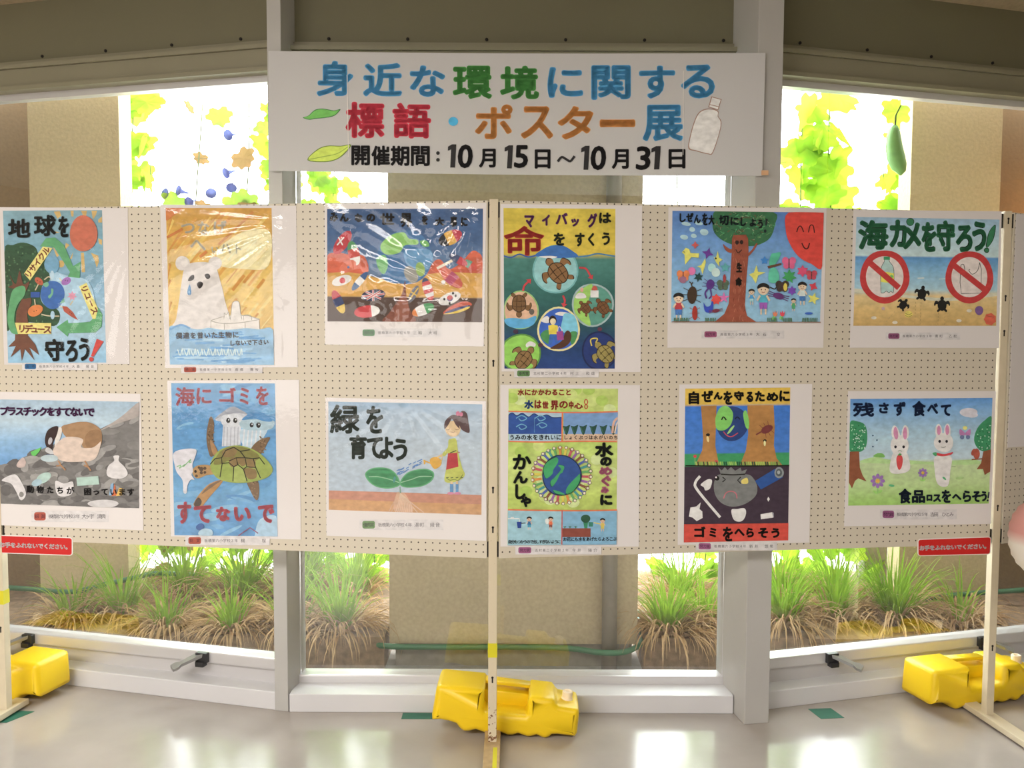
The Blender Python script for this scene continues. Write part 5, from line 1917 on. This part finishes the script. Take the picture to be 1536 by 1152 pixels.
    parts[1].L(k('255,708 340,690 420,672 490,626'), .9, '#6f8a2a')
    fit(parts[0].build('leaf_print', root, 0.0))
    fit(parts[1].build('leaf_print', root, 0.0))
    # the plain bottle at the right of the print
    k = lambda s: [(780 + x / 3.84, 60 + y / 3.84) for x, y in _pts(s)]
    parts[2].P(k('1080,395 1138,408 1140,440 1158,470 1150,530 1110,650 1080,658 1010,640 968,625 975,560 1000,470 1030,415'), '#8a6a5c')
    parts[2].P(k('1083,400 1134,412 1137,442 1153,472 1146,530 1107,645 1080,653 1012,635 974,620 980,560 1005,472 1034,419'), '#c8ccd2')
    parts[2].P(k('1100,325 1160,342 1140,405 1082,388'), '#8a6a5c', 0)
    parts[2].P(k('1104,331 1154,345 1137,399 1088,385'), '#d8d0ca', 0)
    parts[2].L(k('1090,372 1145,386'), 1.0, '#8a6a5c', 0)
    fit(parts[2].build('bottle_print', root, 0.0))
    # white strips laid on the sheet as painted glare, tape at the right end
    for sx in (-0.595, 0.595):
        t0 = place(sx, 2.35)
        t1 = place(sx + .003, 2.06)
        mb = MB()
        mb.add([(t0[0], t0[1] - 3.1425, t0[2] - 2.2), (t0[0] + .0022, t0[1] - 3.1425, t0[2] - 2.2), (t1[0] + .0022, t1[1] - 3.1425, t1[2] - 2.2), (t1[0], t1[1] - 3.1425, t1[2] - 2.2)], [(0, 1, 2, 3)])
        mb.build('glare_strip', M_WHITE, root)
    mb = MB()
    mb.box(0.872, 0.897, 3.0845 - 3.14, 3.0852 - 3.14, -0.215, -0.198)
    mb.build('tape_piece', mat('peach_tape', '#dcae84', 0.5), root)


banner()


# ================================================================== red notices under the boards
def notice(side, quad, label):
    (ox, oy, _), rz = board_frame(side)
    root = empty('notice_sign', (ox, oy, 0), rz)
    tag(root, label, 'sign', 'red notices')
    x0, x1 = quad[0][0], quad[1][0]
    src = [(0, 0), (110, 0), (110, 28), (0, 28)]
    sl = (quad[1][1] - quad[0][1])

    def rounded(a, b, c, d, r):
        pts = []
        for cx, cy, a0 in ((c - r, b + r, -90), (c - r, d - r, 0), (a + r, d - r, 90), (a + r, b + r, 180)):
            for q in range(5):
                t = math.radians(a0 + q * 22.5)
                pts.append((cx + r * math.cos(t), cy + r * math.sin(t)))
        return pts
    h = homography(src, quad)
    for nm, ins, y0, y1, m in (('border', 0, -0.0022, -0.0008, M_WHITE), ('plate', 1.3, -0.0032, -0.0018, M_RED)):
        pts = [h(*p) for p in rounded(ins, ins, 110 - ins, 28 - ins, 4.5 - ins)]
        k = len(pts)
        vs = [(x, y0, z) for x, z in pts] + [(x, y1, z) for x, z in pts]
        fs = [tuple(range(k)), tuple(range(k, 2 * k))[::-1]] + [(i, (i + 1) % k, k + (i + 1) % k, k + i) for i in range(k)]
        fix_normals(mesh_obj(nm, vs, fs, m, root))
    c = Canvas(src, quad, '#ffffff', 5)
    c.T('お手をふれないでください。', (6, 14.6), (104, 14.6), 8.4, '#ffffff', 0.42, 0)
    c.build('lettering', root, 0.0040)


notice(-1, [(-1.8105, 0.6830), (-1.5166, 0.6842), (-1.5185, 0.6168), (-1.8125, 0.6154)], 'red notice with white lettering under the bird poster at the left')
notice(1, [(1.5187, 0.6931), (1.8066, 0.6954), (1.8053, 0.6289), (1.5208, 0.6309)], 'red notice with white lettering under the rabbit poster at the right')


# ================================================================== yellow jugs that weigh the stands down
def jug(loc, rz, tilt, label, cap=True):
    root = empty('plastic_jug', loc)
    root.rotation_euler = (0, tilt, rz)
    tag(root, label, 'jug', 'yellow water jugs on the feet of the stands')
    U = 0.000398
    bot = [(0, 0), (70, 6), (150, 0), (215, -14), (262, -62), (300, -78), (345, -72), (395, -52), (440, -62), (485, -76), (530, -70), (590, -48), (640, -62), (685, -74),
           (730, -68), (775, -48), (825, -62), (860, -70), (905, -60), (940, -44), (985, -62), (1015, -68), (1050, -52), (1075, -26), (1120, -20), (1280, -22)]
    H, D, S = 300, 120, 232

    def body(top, y0, y1, r, mb):
        pts = [(x * U, z * U) for x, z in bot] + [(x * U, z * U) for x, z in top]
        pillow(mb, pts, y0, y1, r, 4)
    full = [(1296, 10), (1296, S - 40), (1280, S - 8), (1250, S), (1110, S + 6), (1086, S + 26), (1074, H - 24), (1050, H), (860, H + 4), (842, H - 12), (836, D + 30), (820, D), (560, D), (470, D), (446, D + 24), (440, H + 12), (424, H + 24), (60, H + 22), (28, H + 12), (14, H - 20), (-4, 40)]
    mb = MB()
    body(full, 0.0, 0.175, 0.022, mb)
    # inner wall behind the grip recess
    wall = [(430 * U, (D - 30) * U), (850 * U, (D - 30) * U), (850 * U, (H - 66) * U), (430 * U, (H - 62) * U)]
    pillow(mb, wall, 0.088, 0.170, 0.004, 2)
    o = fix_normals(mb.build('body', M_YELLOW, root, True))
    mb = MB()
    rail = [(425 * U, (H - 22) * U), (850 * U, (H - 30) * U), (850 * U, (H + 2) * U), (425 * U, (H + 14) * U)]
    pillow(mb, rail, 0.105, 0.150, 0.005, 3)
    fix_normals(mb.build('handle', M_YELLOW, root, True))
    mb = MB()
    mb.lathe([(0.021, 0), (0.021, 0.006), (0.0185, 0.009), (0.0185, 0.030), (0.0165, 0.033), (0.010, 0.033), (0.010, 0.029)], (1190 * U, 0.085, (S - 6) * U), 28)
    fix_normals(mb.build('cap', M_CAP, root, False))
    return root


jug((-0.279, 2.985, 0.062), math.radians(-1.5), math.radians(5.0), 'yellow plastic jug lying behind the middle post, whole in view')
jug((1.585, 3.185, 0.036), math.radians(16), math.radians(0.5), 'yellow plastic jug at the right post with its white cap in view')
j = jug((-1.845, 3.33, 0.040), math.radians(180 - 14.5), math.radians(-0.5), 'yellow plastic jug at the left post showing only its bottom end')
# the left jug lies the other way round: turn it about its long axis' middle
j.location = (-1.752, 3.392, 0.036)


# ================================================================== green tape marks on the floor
def tape(pts, label):
    cx = sum(p[0] for p in pts) / 4
    cy = sum(p[1] for p in pts) / 4
    vs = [(x - cx, y - cy, z) for z in (0.0004, 0.0012) for x, y in pts]
    o = mesh_obj('floor_tape', vs, [(3, 2, 1, 0), (4, 5, 6, 7)] + [(i, (i + 1) % 4, (i + 1) % 4 + 4, i + 4) for i in range(4)], M_GTAPE)
    fix_normals(o)
    o.location = (cx, cy, 0)
    tag(o, label, 'tape', 'green tape marks on the floor')


tape([(-0.405, 3.186), (-0.27, 3.186), (-0.27, 3.135), (-0.405, 3.135)], 'green tape mark on the floor left of the middle yellow jug')
tape([(1.135, 3.235), (1.225, 3.243), (1.245, 3.16), (1.155, 3.15)], 'green tape mark on the floor before the right window')
tape([(-1.93, 3.20), (-1.79, 3.185), (-1.84, 3.09), (-1.98, 3.105)], 'green tape mark on the floor under the left post')

# ================================================================== pink and white lantern at the right edge of the photo
lan = empty('paper_lantern', (1.814, 2.90, 0.745))
tag(lan, 'pink and white round paper lantern cut off by the right edge', 'lantern')
mb = MB()
prof = [(0.03, -0.135)]
for i in range(1, 24):
    a = math.pi * i / 24
    prof.append((0.118 * math.sin(a) ** .8 + .002 * math.cos(i * math.pi), -0.135 * math.cos(a)))
prof.append((0.03, 0.135))
mb.lathe(prof, (0, 0, 0), 32)
lm = bpy.data.materials.new('lantern_paper')
lm.use_nodes = True
nt = lm.node_tree
tc = nt.nodes.new('ShaderNodeTexCoord')
sx = nt.nodes.new('ShaderNodeSeparateXYZ')
nt.links.new(tc.outputs['Object'], sx.inputs[0])
rp = nt.nodes.new('ShaderNodeValToRGB')
mp = nt.nodes.new('ShaderNodeMapRange')
mp.inputs['From Min'].default_value = -0.13
mp.inputs['From Max'].default_value = 0.13
nt.links.new(sx.outputs['Z'], mp.inputs[0])
nt.links.new(mp.outputs[0], rp.inputs[0])
rp.color_ramp.elements[0].position, rp.color_ramp.elements[1].position = 0.42, 0.58
rp.color_ramp.elements[0].color = (*lin('#efe6da'), 1)
rp.color_ramp.elements[1].color = (*lin('#d99a92'), 1)
nt.links.new(rp.outputs[0], nt.nodes['Principled BSDF'].inputs['Base Color'])
nt.nodes['Principled BSDF'].inputs['Roughness'].default_value = 0.7
mb.build('shade', lm, lan, True)
mb = MB()
mb.tube([(0, 0, 0.13), (0, 0, CEIL - 0.745)], 0.0025, 6)
mb.build('cord', M_STRING, lan)

# ================================================================== outside: pipe, hose, post, plants
mb = MB()
dp = empty('drain_pipe', (0.443, 3.84, -0.1))
tag(dp, 'grey drainpipe running up the outer wall behind the boards', 'pipe')
mb.tube([(0, 0, 0.0), (0, 0, 2.82)], 0.034, 20)
mb.build('pipe', M_PIPE, dp, True)
for z in (0.62, 1.9):
    mb = MB()
    mb.tube([(0, 0, z), (0, 0, z + .03)], 0.038, 20)
    mb.box(-0.05, 0.05, 0.01, 0.04, z + .004, z + .026)
    mb.build('bracket', M_PIPE, dp)
for nm, pts, lab in (('garden_hose', [(-0.62, 4.2, .015), (-0.60, 3.92, .015), (-0.57, 3.852, .012), (-0.3, 3.848, .01), (0.2, 3.848, .01), (0.39, 3.79, .01), (0.49, 3.79, .01), (0.56, 3.842, .012), (0.60, 3.90, .03), (0.625, 4.2, .06)], 'green hose run round the foot of the outer wall behind the middle jug'),
                     ('garden_hose', [(-2.9, 4.42, .12), (-2.5, 4.38, .11), (-2.25, 4.36, .10), (-2.1, 4.38, .13), (-1.95, 4.40, .16), (-1.85, 4.46, .17), (-1.7, 4.6, .12)], 'green hose by the outer wall behind the left post'),
                     ('garden_hose', [(1.9, 4.3, .07), (2.1, 4.33, .09), (2.3, 4.38, .10), (2.6, 4.36, .13), (3.0, 4.4, .15)], 'green hose by the outer wall behind the right post')):
    mb = MB()
    p2 = [Vector(p) for p in pts]
    q = []
    for i in range(len(p2) - 1):
        a, b, c_, d = p2[max(i - 1, 0)], p2[i], p2[i + 1], p2[min(i + 2, len(p2) - 1)]
        for k in range(5):
            t = k / 5
            q.append(0.5 * (2 * b + (c_ - a) * t + (2 * a - 5 * b + 4 * c_ - d) * t * t + (3 * b - a - 3 * c_ + d) * t ** 3))
    q.append(p2[-1])
    mb.tube(q, 0.013, 10)
    tag(mb.build(nm, M_HOSE, None, True), lab, 'hose', 'green hoses at the outer walls')
mb = MB()
mb.box(1.98, 2.11, 4.80, 4.93, 0.045, 0.82, None, .01)
tag(mb.build('concrete_post', M_CONC), 'short concrete post seen through the right window beside the outer wall', 'post')
def blade(mb, base, ang, lean, length, width, droop, seg=6):
    """one grass leaf: arching, tapering, with a fold"""
    d = Vector((math.cos(ang), math.sin(ang), 0))
    s = Vector((-d.y, d.x, 0))
    p = Vector(base)
    el = math.radians(90 - lean)
    vs, fs = [], []
    for i in range(seg + 1):
        t = i / seg
        w = width * (1 - t ** 1.8) * .5 + .0004
        vs += [p - s * w, p + Vector((0, 0, -w * .5)), p + s * w]
        step = length / seg
        p = p + (d * math.cos(el) + Vector((0, 0, 1)) * math.sin(el)) * step
        el -= math.radians(droop) / seg * (0.5 + t)
        if p.z < base[2] - .12:
            p.z = base[2] - .12
    for i in range(seg):
        a = i * 3
        fs += [(a, a + 1, a + 4, a + 3), (a + 1, a + 2, a + 5, a + 4)]
    mb.add(vs, fs)


def clump(x, y, z, h, ng, nd, seed, label, hang=1.0):
    r = random.Random(seed)
    root = empty('grass_clump', (x, y, z))
    tag(root, label, 'ornamental grass', 'grass clumps in the planting bed')
    g, d = MB(), MB()
    for k in range(ng):
        a, q = r.uniform(0, 6.28), r.random() ** .6 * .055
        blade(g, (q * math.cos(a), q * math.sin(a), 0), a + r.uniform(-.6, .6), r.uniform(2, 34), h * r.uniform(.6, 1.15), r.uniform(.007, .012), r.uniform(20, 130))
    for k in range(int(nd * 1.8)):
        a, q = r.uniform(0, 6.28), .03 + r.random() * .07
        blade(d, (q * math.cos(a), q * math.sin(a), 0.0), a + r.uniform(-.5, .5), r.uniform(25, 70), h * r.uniform(.5, .95) * hang, r.uniform(.007, .013), r.uniform(110, 190))
    g.build('green_blades', M_GRASS, root)
    d.build('dry_blades', M_DEAD, root)


for i, (x, y, h, ng, nd, lab) in enumerate((
        (-2.10, 4.10, .30, 50, 90, 'grass clump nearest the left outer wall, with long dry blades'),
        (-1.90, 4.18, .40, 70, 70, 'tall green grass clump at the edge of the left outer wall'),
        (-1.62, 4.02, .28, 46, 110, 'grass clump with a dry skirt in the middle of the left window'),
        (-1.30, 3.98, .30, 40, 120, 'grass clump behind the latch of the left window'),
        (-1.02, 4.02, .34, 50, 110, 'grass clump beside the left column'),
        (0.73, 3.97, .34, 110, 150, 'grass clump beside the drainpipe, dry blades hanging over the edge'),
        (0.93, 4.10, .34, 60, 110, 'grass clump half behind the right column'),
        (1.30, 4.08, .40, 110, 120, 'bushy green grass clump just right of the right column'),
        (1.58, 4.16, .36, 80, 110, 'grass clump behind the latch of the right window'),
        (1.86, 4.14, .42, 130, 120, 'tallest green grass clump before the right outer wall'),
        (2.16, 4.10, .34, 24, 110, 'mostly dry grass clump arching before the right outer wall'),
        (-0.80, 3.99, .38, 80, 110, 'grass clump left of the middle outer wall'),
        (-1.72, 4.50, .36, 90, 80, 'green grass clump in the back row of the left window, next to the hose end'),
        (-1.40, 4.46, .40, 100, 80, 'tall green grass clump in the back row behind the latch of the left window'),
        (-1.10, 4.50, .40, 100, 80, 'green grass clump in the back row beside the left column'),
        (-0.82, 4.52, .40, 90, 60, 'green grass clump in the back row left of the middle outer wall'),
        (0.90, 4.52, .34, 70, 80, 'small grass clump in the back row right of the middle outer wall'),
        (1.42, 4.52, .34, 80, 90, 'grass clump in the back row of the right window, near the column'),
        (1.70, 4.48, .34, 70, 90, 'grass clump in the back row before the concrete post'))):
    clump(x, y, 0.045, h, ng, nd, 20 + i, lab)

# low broad-leaved plants
LOBES = [(0, 0), (.26, -.14), (.52, -.08), (.56, .12), (.80, .22), (.80, .46), (.56, .56), (.52, .84), (.24, .86), (0, 1.06), (-.24, .86), (-.52, .84), (-.56, .56), (-.80, .46), (-.80, .22), (-.56, .12), (-.52, -.08), (-.26, -.14)]


LOBES = smooth_loop(LOBES, 3)


def leaf(mb, p, size, M):
    c = Vector((0, .4, -.06))
    vs = [M @ (c * size) + Vector(p)] + [M @ (Vector((x, y, .10 * abs(x) + .05 * math.sin(y * 4))) * size) + Vector(p) for x, y in LOBES]
    n = len(LOBES)
    mb.add(vs, [(0, 1 + i, 1 + (i + 1) % n) for i in range(n)])


def leaf_rot(r, face=1.0):
    """hangs tip down, blade turned roughly to the window"""
    return (Matrix.Rotation(r.uniform(-1, 1) * 1.1 / face, 3, 'Z') @ Matrix.Rotation(math.radians(-90) + r.uniform(-.6, .6), 3, 'X') @ Matrix.Rotation(r.uniform(-.7, .7), 3, 'Z'))


def vine(x, y, z0, z1, n, seed, label, m=None, spread=.09, size=(.06, .11), flowers=0, withered=0, lean=0.0, flower_m=None):
    r = random.Random(seed)
    root = empty('climbing_vine', (x, y, z0))
    tag(root, label, 'vine', 'climbing vines on the net')
    st, lv, wl = MB(), MB(), MB()
    pts = []
    H = z1 - z0
    for i in range(14):
        t = i / 13
        pts.append(Vector((lean * t + .03 * math.sin(5 * t + seed), .02 * math.cos(4 * t + seed), H * t)))
    st.tube(pts, .0035, 6)
    st.build('stem', M_STEM, root, True)
    for k in range(n):
        i = r.randrange(14)
        p = pts[i] + Vector((r.uniform(-spread, spread), r.uniform(-.07, .07), r.uniform(-.06, .06)))
        leaf(lv, p, r.uniform(*size), leaf_rot(r))
    lv.build('leaves', m or M_LEAF, root)
    if withered:
        for k in range(withered):
            p = pts[r.randrange(14)] + Vector((r.uniform(-spread, spread), r.uniform(-.05, .05), 0))
            leaf(wl, p, r.uniform(*size) * .8, leaf_rot(r, .7))
        wl.build('withered_leaves', M_LEAFB, root)
    for k in range(flowers):
        p = pts[int(r.uniform(1, 13))] + Vector((r.uniform(-spread, spread), r.uniform(-.03, .03), r.uniform(-.05, .05)))
        fb = MB()
        fb.lathe([(.004, 0), (.006, .02), (.014, .045), (.03, .06), (.031, .062)], (0, 0, 0), 10, Matrix.Translation(p) @ Matrix.Rotation(r.uniform(1.2, 2.4), 4, 'X') @ Matrix.Rotation(r.uniform(-.8, .8), 4, 'Y'))
        fb.build('flower', flower_m or M_FLOWER, root, True)
    return root


VY = 4.90
vine(-2.10, VY, .15, 2.7, 110, 1, 'vine climbing beside the left outer wall in the left window', size=(.07, .13))
vine(-1.75, VY, .9, 2.7, 5, 2, 'nearly bare vine with blue flowers in the middle of the left window', M_LEAFD, .12, (.06, .10), 9, 5)
vine(-1.50, VY, .9, 2.7, 9, 3, 'sparse vine with yellowing leaves in the left window', M_LEAFD, .10, (.06, .12), 8, 8)
vine(-1.30, VY, .2, 2.7, 120, 4, 'leafy vine beside the left column', size=(.07, .13))
vine(-1.72, VY - .1, .05, 1.15, 60, 5, 'low leafy vine behind the grass in the left window', size=(.06, .11), spread=.16, withered=0)
vine(-1.42, VY - .15, .05, 1.0, 62, 6, 'dense low vine behind the latch of the left window', size=(.06, .11), spread=.17)
vine(-1.08, VY - .1, .05, 1.0, 62, 7, 'dense low vine behind the left column', size=(.06, .11), spread=.16)
vine(-1.90, VY - .2, .05, 1.15, 8, 8, 'withered brown vine at the edge of the left outer wall', M_LEAFD, .10, (.08, .13), 0, 24)
vine(-1.02, VY, .1, 2.7, 110, 9, 'vine seen between the left column and the middle outer wall', size=(.08, .13), spread=.10)
vine(-0.74, VY - .1, .05, 1.3, 80, 10, 'low vine left of the middle outer wall', size=(.06, .11), spread=.14)
vine(0.90, VY, .1, 2.7, 16, 11, 'thin vine right of the middle outer wall', size=(.07, .12), spread=.14)
vine(1.10, VY - .1, .1, 1.3, 40, 12, 'leafy vine behind the right column', size=(.07, .12), spread=.12)
vine(1.63, VY, .1, 2.7, 84, 13, 'big-leaved vine beside the right column in the right window', size=(.10, .17), spread=.12)
vine(1.84, VY - .05, 1.3, 2.7, 34, 14, 'second big-leaved vine in the right window', size=(.11, .18), spread=.07, lean=-.10)
vine(2.18, VY, .4, 2.7, 60, 15, 'vine beside the right outer wall', size=(.10, .16), spread=.09)
vine(1.95, VY - .1, .05, 1.05, 14, 16, 'low vine behind the tallest grass clump', size=(.08, .14), spread=.14)

# the net the vines climb on
for nm, x0, x1, lab in (('trellis_net', -2.25, -0.60, 'string net behind the left window'), ('trellis_net', 0.60, 2.40, 'string net behind the right window')):
    mb = MB()
    r = random.Random(int(x1 * 10) + 90)
    x = x0
    while x < x1:
        mb.tube([(x + r.uniform(-.01, .01), VY + .03, 0.0), (x + r.uniform(-.03, .03), VY + .035, 1.4), (x + r.uniform(-.01, .01), VY + .03, 2.72)], .0022, 5)
        x += .21
    z = .25
    while z < 2.7:
        mb.tube([(x0, VY + .03, z), ((x0 + x1) / 2, VY + .032, z - .02), (x1, VY + .03, z + .01)], .0013, 5)
        z += .24
    tag(mb.build(nm, M_STRING), lab, 'net')

# a gourd hanging among the leaves
gd = empty('gourd', (1.885, 4.36, 2.44))
tag(gd, 'long green gourd hanging beside the right outer wall', 'gourd')
mb = MB()
pts = [Vector((.004, 0, .02)), Vector((0, 0, 0)), Vector((-.002, 0, -.04)), Vector((.002, 0, -.09)), Vector((.014, 0, -.14)), Vector((.030, 0, -.18)), Vector((.040, 0, -.205)), Vector((.036, 0, -.222))]
mb.tube(pts, [.012, .026, .034, .040, .042, .036, .022, .006], 16)
mb.build('fruit', M_GOURD, gd, True)
mb = MB()
mb.tube([(.004, 0, .015), (.006, 0, .07), (.03, .0, .12)], [.005, .004, .003], 6)
mb.build('stalk', M_STEM, gd, True)
mb = MB()
leaf(mb, (.03, 0, .12), .10, Matrix.Rotation(.6, 3, 'Y') @ Matrix.Rotation(math.radians(-80), 3, 'X'))
mb.build('leaf', M_LEAF, gd)

bpy.data.objects.remove(_fo)
